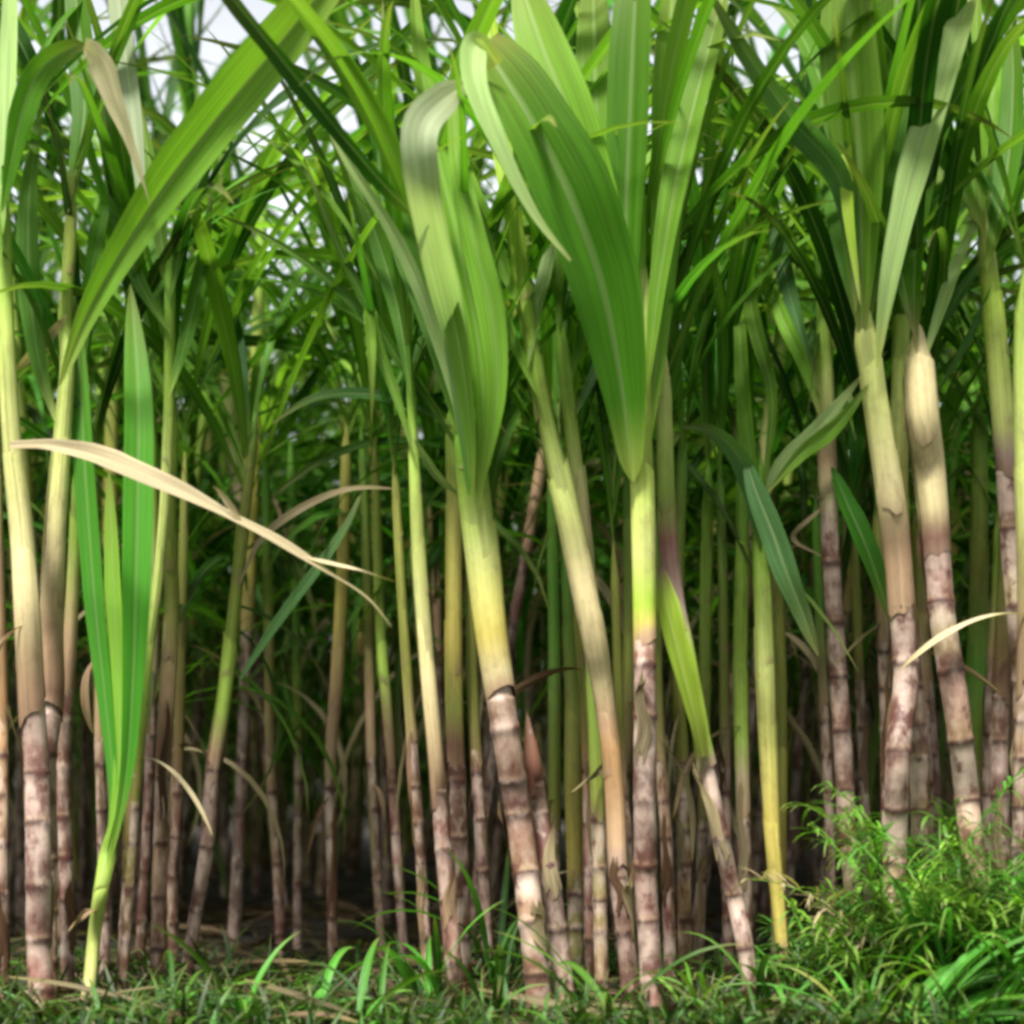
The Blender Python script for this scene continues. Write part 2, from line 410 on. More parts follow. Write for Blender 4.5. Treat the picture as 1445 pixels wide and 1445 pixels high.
GROUP_FRONT = "sugarcanes along the front edge of the field"
def cane(label, D, path, zones, bare_y, nodes=None, leaves=(), dry=None, peel=0, name="sugarcane", slim=0.78):
    """path: (x, y, width) in photograph pixels from low to high, all at distance D; zones: (y, tone) from low to high; below bare_y the cane is bare."""
    r = np.random.default_rng(abs(hash(label)) % 1 + int(path[0][0] * 7 + path[0][1]))
    (x0, y0, w0), (x1, y1, w1) = path[0], path[1]
    yg = HY + CAM_H / pxm(D) + 6
    if y0 < yg:
        slope = max(-0.25, min(0.25, (x0 - x1) / max(y0 - y1, 1)))
        path = [(x0 + slope * (yg - y0), yg, w0 * 1.03)] + list(path)
    k = pxm(D)
    root = thing(name, label, "sugarcane", P(path[0][0], yg - 6, D), GROUP_FRONT)
    org = np.array(root.location)
    pts = np.array([list(P(p[0], p[1], D + 0.02 * math.sin(p[1] / 170.0 + p[0]))) + [p[2] * k * 0.5 * slim, p[1]] for p in path])
    Ltot = pts[-1, 2] - pts[0, 2]
    n = int(Ltot / 0.0045)
    sp = spline(pts, n)
    C, rad, yy = sp[:, :3], np.maximum(sp[:, 3], 0.003), sp[:, 4]
    L = np.concatenate([[0], np.cumsum(np.linalg.norm(np.diff(C, axis=0), axis=1))])
    zz = sorted(zones, key=lambda z: z[0])
    ys = [z[0] for z in zz]; cs = np.array([TONE[z[1]] for z in zz])
    base = np.stack([np.interp(yy, ys, cs[:, i]) for i in range(3)], -1)
    if nodes is None:
        nodes, y = [], yg - 30
        while y > bare_y - 20:
            nodes.append(y); y -= r.uniform(46, 86) * (3.5 / D)
    node_s = [float(np.interp(-y, -yy, L)) for y in nodes]
    bare_s = float(np.interp(-bare_y, -yy, L))
    col, rr = cane_tints(L, node_s, base, bare_s + 0.02, r)
    taper = np.where(L > bare_s, 0.86, 1.0)
    tipf = np.clip((L[-1] - L) / 0.09, 0, 1) ** .6
    rad = rad * np.maximum(tipf, .08)
    m = MB(); tube(m, C, rad * rr * taper, col, 14)
    st = m.build('stem', M_STEM, root, org)
    # leaf sheaths wrapped round the upper stem, each overlapping the one above
    seg = []
    y = bare_y
    while y > path[-1][1] + 40:
        ln = r.uniform(170, 260) * (3.5 / D)
        seg.append((y + r.uniform(0, 30), max(y - ln, path[-1][1] + 5)))
        y -= ln * 0.72
    for i, (ya, yb) in enumerate(seg):
        sel = (yy <= ya) & (yy >= yb)
        if sel.sum() < 8: continue
        idx = np.where(sel)[0][::2]
        t = np.linspace(0, 1, len(idx))
        rad_s = rad[idx] * (1.0 + 0.10 * t) * (0.99 + 0.015 * (i % 2))
        tone = base[idx] * r.uniform(0.85, 1.12)
        tone = tone * (0.9 + 0.2 * t)[:, None]
        lowdry = np.clip(1 - t / 0.12, 0, 1)[:, None] * 0.6
        tone = tone * (1 - lowdry) + TONE['tan'] * 0.7 * lowdry
        m = MB()
        tube(m, C[idx], rad_s, tone, 14, phase=r.uniform(0, 6.28), overlap=0.14)
        V = m.v[0].reshape(len(idx), 15, 3)
        # the mouth and the old foot of the sheath are cut slantwise and uneven
        cut = 0.02 * np.sin(np.linspace(0, 6.28, 15) + r.uniform(0, 6.28)) + 0.004 * r.standard_normal(15)
        V[:, :, 2] += (np.clip((t - 0.7) / 0.3, 0, 1)[:, None] - np.clip((0.2 - t) / 0.2, 0, 1)[:, None]) * cut[None, :]
        m.v[0] = V.reshape(-1, 3)
        m.build('leaf_sheath', M_SHEATH, root, org)
    # torn dry husk clinging to the bare cane
    for i in range(peel):
        ya = r.uniform(*sorted((bare_y - 10, yg - 110))); ln = r.uniform(60, 170)
        idx = np.where((yy <= ya + ln * .5) & (yy >= ya - ln * .5))[0][::2]
        if len(idx) < 10 or i % 2: continue
        t = np.linspace(0, 1, len(idx)); sect = r.uniform(.9, 2.2); q = np.linspace(-.5, .5, 15)
        ph = r.uniform(0, 6.28, 4)
        a = r.uniform(0, 6.28) + q[None, :] * sect * (1 - .75 * t[:, None] ** 1.5) + (r.uniform(-1.2, 1.2) * t + .25 * np.sin(t * 7 + ph[0]))[:, None]
        rr_ = (rad[idx] * 1.06)[:, None] * (1 + r.uniform(.1, .9) * t[:, None] ** 2.5 + .16 * np.abs(q)[None, :] * (1 + np.sin(t * 8 + ph[1]))[:, None])
        V = C[idx][:, None] + np.stack([rr_ * np.cos(a), rr_ * np.sin(a), np.zeros_like(a)], -1)
        fr = .012 * np.sin(q * 9 + ph[2]) + .004 * r.standard_normal(15)
        V[:, :, 2] += (np.abs(t - .5) * 2)[:, None] ** 3 * fr[None, :] * np.sign(t - .5)[:, None]
        tn = TONE[['tan', 'brown', 'drab', 'drab', 'brown'][int(r.integers(5))]] * r.uniform(.6, .95)
        UV = np.stack(np.broadcast_arrays(q[None, :] * .4 + .25, t[:, None] * .8), -1).astype(float)
        m = MB(); m.grid(V, UV, np.broadcast_to(tn, V.shape)); m.build('dry_husk', M_DRY, root, org)
    for i in range(int(r.integers(0, 2))):
        yh = bare_y + r.uniform(-130, 60); j = int(np.argmin(np.abs(yy - yh)))
        m = MB()
        arc_blade(m, C[j] + np.array([0, -rad[j], 0]), r.uniform(3.3, 6.1), R(r.uniform(-30, 30)), r.uniform(.1, .34), R(r.uniform(45, 95)), r.uniform(.008, .018),
                  TONE[['drab', 'tan', 'dry', 'brown'][int(r.integers(4))]] * r.uniform(.6, 1.0), twist=r.uniform(-5, 5), sway=r.uniform(-.5, .5), n=16, power=.5, prof='both', fold=.8, seed=i)
        m.build('dry_leaf', M_DRY, root, org)
    for lf in leaves:
        kw = dict(lf[3]) if len(lf) > 3 else {}
        dl = kw.pop('D', D)
        kw.setdefault('base', np.array([np.interp(lf[0][0][1], ys, cs[:, i]) for i in range(3)]) * .92)
        traced_leaf(root, lf[0], lf[1], lf[2], dl, **kw)
    return root

def crown(root, x, y, D, n, length=(0.8, 1.25), wd=(30, 48), tones=('mg', 'lg', 'lg', 'mg', 'dg'), az0=None, elev=(55, 84), droop=(40, 105), spread=40):
    """More blades fanning out of the top of a cane."""
    o = np.array(root.location)
    az0 = random.uniform(0, 6.28) if az0 is None else az0
    for i in range(n + 3):
        az = az0 + math.pi * (i % 2) + random.uniform(-.7, .7)
        m = MB()
        thin = .5 if i >= n else 1.0
        p = P(x, y - random.uniform(-spread, spread * 1.5), D)
        arc_blade(m, p, az, R(random.uniform(*elev)), random.uniform(*length), R(random.uniform(*droop)),
                  random.uniform(*wd) * pxm(D) * thin, TONE[random.choice(tones)] * random.uniform(.8, 1.15), fold=random.uniform(.25, .5),
                  twist=random.uniform(-1.0, 1.0), sway=random.uniform(-.5, .5), seed=random.randrange(9999), base=(TONE['yg'] * .7, .2))
        m.build('leaf', M_LEAF, root, o)

# ------------------------------------------------------------------ setting: ground
gm = MB()
gx = np.concatenate([np.linspace(-150, -8, 12), np.linspace(-6, 6, 90), np.linspace(8, 150, 12)])
gy = np.concatenate([np.linspace(-60, 0, 6), np.linspace(1, 14, 90), np.linspace(20, 300, 14)])
GX, GY = np.meshgrid(gx, gy)
def ground_z(x, y):
    near = np.clip(1 - np.abs(x) / 7, 0, 1) * np.clip(1 - np.abs(y - 6) / 7, 0, 1)
    return near * (0.018 * np.sin(x * 5.1 + 1.3 * np.sin(y * 3.3)) + 0.014 * np.sin(y * 8.7 + x * 2.1)) - 0.012
GZ = ground_z(GX, GY)
gm.grid(np.stack([GX, GY, GZ], -1), np.stack([GX, GY], -1), np.ones(GX.shape + (3,)))
ground = gm.build('ground', M_SOIL)
ground['kind'] = 'structure'

# ------------------------------------------------------------------ the front canes, left to right
c = cane("pale yellow sugarcane at the far left bearing the long dead cream leaf", 3.36,
         [(60, 1430, 46), (55, 1330, 46), (54, 1230, 46), (52, 1090, 46), (45, 980, 46), (38, 850, 42), (30, 740, 38), (18, 630, 32), (10, 500, 28), (6, 380, 24), (4, 240, 20)],
         [(1400, 'mauve'), (1100, 'grey'), (1060, 'mauve'), (960, 'tan'), (850, 'cream'), (560, 'pale'), (420, 'yg'), (240, 'green')], 985,
         nodes=[1400, 1325, 1250, 1165, 1092], peel=4,
         leaves=[([(4, 330), (8, 180), (14, 40), (20, -160)], 34, 'pl', dict(roll=.3)),
                 ([(2, 300), (30, 160), (60, 95), (105, 66), (128, 70, .0)], 40, 'mg', dict(roll=-.5, bow=.0, prof='open')),
                 ([(2, 380), (-20, 200), (-30, 0), (-60, -200)], 50, 'mg'),
                 ([(14, 628, -.05), (60, 627, -.08), (100, 634, -.10), (150, 648, -.12), (230, 682, -.14), (310, 722, -.15), (385, 760, -.15), (450, 800, -.15), (515, 842, -.14), (552, 884, -.13)], 36, 'dry',
                  dict(name='dry_leaf', mat=M_DRY, roll=.1, twist=.9, fold=.5, wave=.22, label="long cream dead leaf bent over and pointing down to the right",
                       prof=[(0, .3), (.08, .36), (.17, .62), (.28, 1), (.4, .75), (.55, .55), (.72, .42), (.88, .25), (1, .05)]))])
traced_leaf(c, [(118, 68), (135, 82), (160, 145), (185, 210), (212, 290)], 42, np.array([.62, .55, .33]), 3.2, roll=.2, twist=.8, prof=[(0, .7), (.2, 1), (.5, .6), (1, .05)], name='dry_leaf', mat=M_DRY,
            label="short cream leaf end hanging straight down from its fold")
traced_leaf(c, [(205, 330), (194, 210), (180, 100), (168, 0), (158, -110)], 34, 'wl', 3.4, roll=.3, prof='open')
traced_leaf(c, [(430, 786, -.15), (470, 796, -.15), (510, 806, -.15), (560, 822, -.15)], 9, 'dry', 3.36, prof='both', name='dry_leaf', mat=M_DRY, twist=1.5)
traced_leaf(c, [(340, 735, -.15), (320, 706, -.16), (306, 690, -.16), (300, 686, -.16)], 11, 'dry', 3.36, prof='both', name='dry_leaf', mat=M_DRY, twist=1)
crown(c, 4, 260, 3.36, 4)

c = cane("tan sugarcane touching the far left one, with a huge dark leaf above", 3.48,
         [(66, 1420, 40), (64, 1200, 42), (62, 1080, 44), (72, 985, 46), (72, 900, 42), (76, 790, 36), (82, 690, 32), (90, 590, 28), (95, 520, 24), (92, 450, 22), (98, 360, 20), (104, 250, 16)],
         [(1400, 'mauve'), (1060, 'mauve'), (990, 'brown'), (900, 'tan'), (780, 'cream'), (640, 'pale'), (450, 'yg'), (240, 'olive')], 1010,
         nodes=[1360, 1290, 1215, 1130, 1065], peel=5,
         leaves=[([(84, 545, -.1), (130, 430, -.12), (215, 290, -.15), (310, 165, -.2), (410, 45, -.3), (540, -120, -.4)], 68, 'lg', dict(roll=-.05, twist=.1, fold=1.0, prof='open', label="huge dark green leaf rising to the right")),
                 ([(94, 445), (60, 485), (22, 522)], 16, 'dry', dict(mat=M_DRY, name='dry_leaf', prof='both')),
                 ([(92, 540), (120, 590), (145, 640)], 10, 'bg', dict(prof='both')),
                 ([(80, 600), (50, 480), (40, 300), (60, 130)], 42, 'mg', dict(bow=.15)),
                 ([(96, 300), (120, 150), (110, 20), (90, -120)], 50, 'mg', dict(bow=.2))])
crown(c, 100, 260, 3.48, 3)

cane("thin dry straw coloured sugarcane cut by the left edge of the picture", 3.6,
     [(6, 1390, 22), (4, 1200, 22), (2, 1000, 24), (-4, 800, 22), (-10, 500, 18)],
     [(1400, 'brown'), (1200, 'tan'), (1000, 'orange'), (800, 'tan'), (500, 'pale')], 1000, peel=3)

c = cane("young yellow green shoot with two broad upright green leaves, beside the far left pair", 3.42,
         [(122, 1432, 24), (132, 1330, 22), (142, 1260, 24), (152, 1205, 28), (160, 1150, 24)],
         [(1440, 'tan'), (1360, 'pale'), (1230, 'yg'), (1150, 'lg')], 1400, nodes=[1415],
         leaves=[([(152, 1225), (160, 1120), (148, 980), (134, 850), (122, 690), (112, 520), (100, 380)], 34, 'vg', dict(roll=.35, twist=.2, prof='open', bow=.1)),
                 ([(156, 1215, -.03), (178, 1090, -.03), (187, 960, -.03), (191, 830, -.03), (194, 700, 0), (194, 560, .04), (184, 400, .12)], 44, 'vg', dict(roll=-.3, twist=.15, prof='open')),
                 ([(150, 1200), (168, 1080), (166, 950), (160, 820), (154, 660)], 26, 'lg', dict(prof='open', bow=.05))])

c = cane("slender yellow green sugarcane curving left at its foot, just right of the broad upright leaves", 3.62,
         [(188, 1180, 18), (200, 1010, 18), (212, 900, 18), (225, 800, 17), (234, 690, 17), (238, 560, 17), (240, 420, 18), (240, 330, 16)],
         [(1350, 'brown'), (1080, 'olive'), (980, 'yg'), (700, 'pale'), (560, 'yg'), (400, 'lg')], 1090,
         leaves=[([(240, 430), (228, 340), (215, 250), (195, 130)], 30, 'lg'), ([(240, 420), (262, 320), (300, 200), (350, 90)], 32, 'mg'),
                 ([(238, 560), (262, 480), (285, 380), (300, 260)], 30, 'mg'), ([(240, 470), (190, 380), (160, 250), (140, 100)], 36, 'mg')])
crown(c, 240, 400, 3.62, 4, wd=(26, 38))

c = cane("tan sugarcane with flaking husk and three rings, standing left of the leaning pinkish one", 3.9,
         [(222, 1350, 26), (226, 1200, 26), (230, 1080, 26), (238, 950, 26), (242, 850, 24), (240, 720, 20), (246, 560, 18)],
         [(1380, 'mauve'), (1180, 'tan'), (1080, 'brown'), (980, 'tan'), (860, 'olive'), (600, 'yg')], 1070, nodes=[1340, 1268, 1190, 1098], peel=4)
crown(c, 244, 600, 3.9, 5, wd=(24, 36))

c = cane("pinkish grey sugarcane leaning right with a yellow green top, left of the dark gap", 3.95,
         [(262, 1378, 24), (276, 1290, 25), (292, 1195, 27), (300, 1090, 26), (314, 1000, 24), (324, 920, 22), (334, 830, 20), (346, 720, 18), (362, 580, 16)],
         [(1380, 'mauve'), (1100, 'grey'), (1060, 'tan'), (1000, 'yg'), (700, 'olive'), (580, 'green')], 1075, nodes=[1350, 1285, 1195, 1088], peel=2,
         leaves=[([(335, 830), (370, 760), (430, 715), (495, 690), (572, 690)], 15, 'drab', dict(mat=M_DRY, name='dry_leaf', bow=-.05)),
                 ([(338, 960, -.05), (390, 880, -.05), (450, 800, -.05), (490, 740, -.05), (512, 690, -.03)], 17, 'bg', dict(prof='both'))])
crown(c, 350, 680, 3.95, 6, wd=(22, 34))

for lab, D, p, z, by, ly in [
    ("thin brown sugarcane standing close behind the flaking tan one", 4.1, [(245, 1350, 20), (244, 1240, 20), (250, 1150, 20), (256, 900, 16), (262, 640, 14)], [(1350, 'tan'), (1150, 'brown'), (800, 'olive')], 1100, 640),
    ("short ringed brown sugarcane close to the slender yellow green one's foot", 3.8, [(172, 1385, 24), (178, 1290, 24), (182, 1210, 24), (186, 1050, 20), (190, 800, 18), (196, 560, 16)], [(1390, 'mauve'), (1290, 'brown'), (1215, 'gold'), (1050, 'tan'), (700, 'olive')], 1200, 560),
    ("slim grey sugarcane at the left side of the dark gap", 4.5, [(396, 1330, 18), (390, 1200, 18), (381, 1060, 17), (379, 880, 16), (374, 640, 14)], [(1330, 'mauve'), (1100, 'tan'), (900, 'olive'), (700, 'green')], 1060, 640),
    ("slim green sugarcane in the middle of the dark gap", 4.7, [(420, 1300, 16), (421, 1080, 16), (418, 880, 15), (410, 620, 14)], [(1330, 'grey'), (1050, 'olive'), (900, 'green')], 1060, 600),
    ("straw coloured sugarcane with a peeling husk at the right side of the dark gap", 4.25, [(471, 1370, 18), (468, 1250, 18), (466, 1080, 20), (475, 960, 22), (482, 830, 20), (490, 600, 16)], [(1380, 'mauve'), (1150, 'drab'), (1000, 'tan'), (850, 'gold'), (600, 'olive')], 1080, 600),
    ("left one of two thin close sugarcanes right of the dark gap", 4.3, [(541, 1370, 16), (532, 1240, 16), (525, 1100, 17), (522, 1000, 17), (519, 860, 16), (510, 600, 14)], [(1390, 'mauve'), (1150, 'drab'), (1000, 'tan'), (880, 'olive'), (600, 'green')], 1060, 620),
    ("right one of two thin close sugarcanes right of the dark gap, yellower at its top", 4.2, [(572, 1360, 17), (562, 1240, 17), (555, 1120, 18), (546, 1000, 18), (536, 880, 17), (528, 620, 14)], [(1390, 'grey'), (1150, 'mauve'), (1040, 'tan'), (950, 'yg'), (620, 'olive')], 1080, 620)]:
    c = cane(lab, D, p, z, by, peel=1)
    crown(c, p[-1][0], ly, D, 6, wd=(20, 34))

c = cane("bright slim sugarcane with ringed pinkish lower half, left of the thick yellow one", 3.55,
         [(645, 1425, 30), (638, 1340, 30), (630, 1250, 30), (622, 1150, 30), (614, 1060, 27), (602, 930, 26), (592, 800, 24), (586, 690, 20), (582, 600, 16), (576, 480, 14)],
         [(1430, 'tan'), (1300, 'mauve'), (1140, 'mauve'), (1100, 'tan'), (960, 'cream'), (800, 'pale'), (650, 'yg'), (520, 'lg')], 1112, nodes=[1432, 1357, 1275, 1200, 1115], peel=2,
         leaves=[([(583, 640), (560, 560), (530, 480), (522, 440), (524, 520, -.1), (524, 600, -.12)], 24, 'lg', dict(prof='leaf')),
                 ([(585, 620), (615, 670), (648, 700)], 14, 'pl', dict(prof='both')),
                 ([(580, 560), (560, 430), (520, 300), (470, 170)], 34, 'mg')])
crown(c, 578, 520, 3.55, 4, wd=(24, 36))

c = cane("olive yellow sugarcane pressed against the bright slim one, brown and husky below", 3.68,
         [(655, 1400, 30), (650, 1250, 32), (645, 1100, 32), (641, 980, 30), (640, 850, 28), (640, 700, 26), (636, 560, 20)],
         [(1400, 'brown'), (1050, 'brown'), (1000, 'olive'), (900, 'gold'), (700, 'olive'), (560, 'lg')], 1080, peel=4)
crown(c, 638, 620, 3.68, 4, wd=(26, 38))

c = cane("thick yellow sugarcane with a pinkish ringed foot, bearing the pale folded leaf", 3.38,
         [(762, 1430, 46), (752, 1320, 46), (742, 1230, 48), (730, 1140, 48), (716, 1050, 50), (704, 970, 52), (692, 890, 54), (682, 800, 56), (670, 700, 54), (662, 620, 46), (658, 560, 36)],
         [(1430, 'mauve'), (1250, 'tan'), (1130, 'mauve'), (990, 'tan'), (955, 'cream'), (900, 'gold'), (780, 'pale'), (700, 'yg'), (630, 'lg'), (560, 'mg')], 985, nodes=[1375, 1305, 1232, 1150, 1100, 1030], peel=5,
         leaves=[([(662, 700, -.05), (655, 600, -.06), (640, 470, -.1), (612, 350, -.24), (594, 250, -.36), (592, 180, -.38), (625, 140, -.32), (668, 112, -.2)], 48, 'wl', dict(base=TONE['mg'] * 1.2, blen=.8, roll=-.4, twist=.1, fold=.25, prof=[(0, .04), (.05, .25), (.16, .6), (.4, .95), (.75, 1), (.86, .8), (1, .1)], label="wide pale leaf folded over at its top")),
                 ([(676, 720, -.03), (682, 600, -.04), (672, 470, -.04), (645, 340, .0), (612, 200, .05), (590, 60, .1), (580, -80, .2)], 52, 'lg', dict(roll=-.4, twist=-.2)),
                 ([(680, 690, -.05), (700, 560, -.07), (694, 450, -.07), (668, 335, -.06), (645, 220, -.03), (636, 90, 0)], 46, 'lg', dict(roll=-.2, twist=.3)),
                 ([(676, 700, -.02), (692, 570, -.02), (700, 470, 0), (690, 350, .03), (650, 230, .06)], 42, 'mg', dict(roll=.5)),
                 ([(668, 700, -.09), (664, 610, -.11), (650, 500, -.12), (628, 400, -.12), (600, 290, -.1), (575, 180, -.06)], 36, 'lg', dict(roll=.35)),
                 ([(658, 640, -.04), (630, 520, -.05), (590, 400, -.06), (545, 310, -.06), (490, 225, -.05), (430, 120, 0)], 26, 'pl', dict(roll=.5)),
                 ([(650, 620), (625, 520), (600, 430), (560, 300), (545, 170), (540, 0)], 48, 'mg', dict(roll=.1, bow=.2)),
                 ])
traced_leaf(c, [(605, 320, -.3), (555, 275, -.32), (490, 200, -.35), (410, 100, -.36), (330, 0, -.36), (260, -90, -.36)], 34, 'dg', 3.4, roll=.9, twist=.2, prof=[(0, .1), (.12, .7), (.5, 1), (1, .9)])
for q in ([(395, 215, .1), (450, 160, .1), (520, 95, .1), (600, 20, .1), (680, -60, .1)], [(560, 240, .15), (520, 160, .15), (470, 80, .15), (430, 0, .15)], [(650, 640, .1), (560, 500, .12), (470, 400, .15), (370, 330, .2), (300, 300, .25)],
          [(655, 640, .1), (600, 560, .1), (540, 470, .1), (470, 330, .1), (420, 200, .1)], [(640, 600, .15), (540, 560, .2), (450, 560, .2), (380, 600, .2)]):
    traced_leaf(c, q, random.uniform(16, 24), random.choice(['dg', 'mg', 'dg']), 3.5, roll=random.uniform(-.9, .9), twist=random.uniform(-.8, .8))
crown(c, 660, 560, 3.38, 3)

c = cane("short pinkish ringed sugarcane stump leaning on the thick yellow one's foot", 3.45,
         [(800, 1430, 36), (790, 1340, 36), (776, 1240, 36), (762, 1150, 34), (752, 1080, 30), (745, 1010, 26)],
         [(1430, 'tan'), (1300, 'grey'), (1200, 'mauve'), (1100, 'red'), (1000, 'brown')], 1100, nodes=[1385, 1310, 1225, 1150], peel=3)

c = cane("leaning cream sugarcane with an orange husk below, its tip crossing behind the giant dark leaf", 3.45,
         [(892, 1430, 36), (884, 1330, 34), (872, 1230, 34), (868, 1140, 34), (862, 1060, 32), (850, 970, 34), (836, 890, 42), (818, 800, 44), (798, 710, 38), (776, 620, 30), (757, 530, 26), (742, 440, 26), (728, 340, 28), (716, 230, 26)],
         [(1430, 'mauve'), (1230, 'grey'), (1200, 'tan'), (1060, 'orange'), (1010, 'tan'), (960, 'cream'), (820, 'cream'), (720, 'pale'), (560, 'yg'), (300, 'yl')], 1215, nodes=[1395, 1315, 1240], peel=5,
         leaves=[([(728, 380), (716, 260), (700, 130), (690, 20), (680, -100)], 40, 'yl', dict(bow=.15)),
                 ([(736, 440), (700, 350), (665, 260), (640, 180)], 34, 'lg'),
                 ([(745, 520), (760, 430), (780, 340), (800, 230)], 26, 'pl', dict(roll=.4)),
                 ([(760, 560), (720, 470), (690, 400), (650, 320), (600, 230)], 30, 'lg', dict(bow=.1))])
crown(c, 722, 280, 3.5, 5, wd=(24, 40))

c = cane("thinner olive sugarcane right of the leaning cream one, merging with it above the husk", 3.6,
         [(850, 1410, 26), (845, 1200, 26), (840, 1000, 26), (832, 850, 26), (822, 740, 26), (812, 650, 24), (800, 550, 22), (788, 430, 20)],
         [(1400, 'tan'), (1150, 'olive'), (1000, 'yg'), (750, 'cream'), (600, 'yg'), (430, 'lg')], 1150,
         leaves=[([(790, 470), (785, 350), (770, 240), (760, 120)], 30, 'lg'), ([(800, 560), (825, 450), (838, 340), (830, 220)], 26, 'mg'), ([(805, 600), (850, 500), (868, 420), (872, 330)], 24, 'bg')])
crown(c, 792, 440, 3.6, 4, wd=(24, 36))

for lab, D, p, z, by, ly in [
    ("olive sugarcane in shade between the thick yellow and the leaning cream ones", 3.95, [(812, 1400, 30), (812, 1250, 30), (808, 1100, 28), (808, 980, 26), (800, 800, 22), (790, 600, 18)], [(1400, 'olive'), (1200, 'gold'), (1050, 'olive'), (800, 'green')], 1200, 640),
    ("narrow olive sugarcane just right of the thick yellow one's ringed foot", 4.0, [(780, 1330, 24), (782, 1200, 24), (783, 1050, 22), (782, 900, 20), (778, 650, 16)], [(1390, 'tan'), (1150, 'olive'), (900, 'green')], 1150, 650)]:
    c = cane(lab, D, p, z, by, peel=1); crown(c, p[-1][0], ly, D, 6, wd=(22, 34))

c = cane("straight bright sugarcane bearing the giant dark green leaf", 3.36,
         [(922, 1430, 44), (917, 1340, 42), (912, 1250, 42), (910, 1150, 42), (910, 1050, 42), (910, 950, 40), (909, 850, 40), (907, 720, 40), (905, 600, 36), (906, 480, 34), (908, 380, 30)],
         [(1430, 'mauve'), (1320, 'grey'), (1200, 'mauve'), (1100, 'grey'), (930, 'mauve'), (900, 'tan'), (885, 'gold'), (855, 'yl'), (780, 'pale'), (600, 'yl'), (400, 'pale')], 905, nodes=[1385, 1300, 1220, 1130, 1012, 940], peel=2,
         slim=0.76,
         leaves=[([(893, 680, -.03), (876, 540, -.07), (848, 400, -.12), (805, 280, -.16), (752, 175, -.17), (708, 105, -.15), (682, 66, -.1)], 108, 'gl', dict(roll=-.1, twist=-.15, fold=.85, prof=[(0, .04), (.04, .3), (.15, .5), (.4, .9), (.62, 1), (.85, .8), (1, .45)], label="giant dark green leaf arching up to the left")),
                 ([(700, 92, -.19), (672, 60, -.22), (668, 110, -.26), (700, 195, -.27), (752, 300, -.25), (805, 368, -.23)], 34, 'pl', dict(roll=.25, fold=.3, prof=[(0, .7), (.2, 1.1), (.5, .8), (1, .15)], label="pale bent over end of the giant leaf")),
                 ([(893, 620, -.01), (884, 450, -.04), (884, 300, -.05), (890, 150, -.06), (897, 0, -.05), (905, -150, 0)], 64, 'mg', dict(roll=.2, twist=.3, fold=.6, prof='open')),
                 ([(886, 600, .0), (870, 450, -.03), (842, 300, -.05), (806, 170, -.05), (764, 60, -.02), (726, -50, .03)], 78, 'lg', dict(roll=.3, twist=-.2, prof='open')),
                 ([(876, 560, .02), (856, 420, .02), (846, 260, .03), (840, 100, .06), (836, -60, .1)], 60, 'lg', dict(roll=.3, twist=-.2, prof='open')),
                 ([(912, 560, -.04), (930, 400, -.05), (958, 240, -.05), (992, 100, -.02), (1030, -40, .05)], 44, 'lg', dict(roll=.35, twist=.1, fold=.5, prof='open')),
                 ([(914, 640, -.02), (930, 470, -.02), (940, 300, 0), (942, 120, .05), (950, -60, .1)], 48, 'lg', dict(roll=-.3, twist=.2, prof='open')),
                 ([(908, 420), (890, 250), (862, 110), (800, -20)], 56, 'lg', dict(bow=.2)),
                 ])
crown(c, 908, 380, 3.4, 4)

c = cane("pinkish sugarcane behind the straight bright one, hidden lower down by a lime green sheath", 3.5,
         [(1064, 1430, 32), (1052, 1340, 32), (1036, 1265, 32), (1016, 1180, 32), (998, 1090, 30), (984, 1010, 30), (966, 920, 32), (950, 830, 32), (942, 740, 30), (938, 620, 26), (936, 500, 22)],
         [(1430, 'brown'), (1330, 'grey'), (1180, 'mauve'), (1090, 'grey'), (1060, 'yg'), (930, 'yl'), (850, 'grey'), (760, 'mauve'), (690, 'yg'), (500, 'pale')], 1075, nodes=[1400, 1340, 1263, 1182, 1075], peel=2,
         leaves=[([(932, 800, -.06), (944, 870, -.08), (962, 940, -.08), (980, 1010, -.07), (992, 1068, -.05)], 34, 'yl', dict(roll=.2, fold=.6, prof=[(0, .3), (.2, 1), (.6, .95), (1, .5)], name='leaf_sheath', label="lime green sheath hanging loose"))])
crown(c, 938, 520, 3.55, 5, wd=(24, 38))

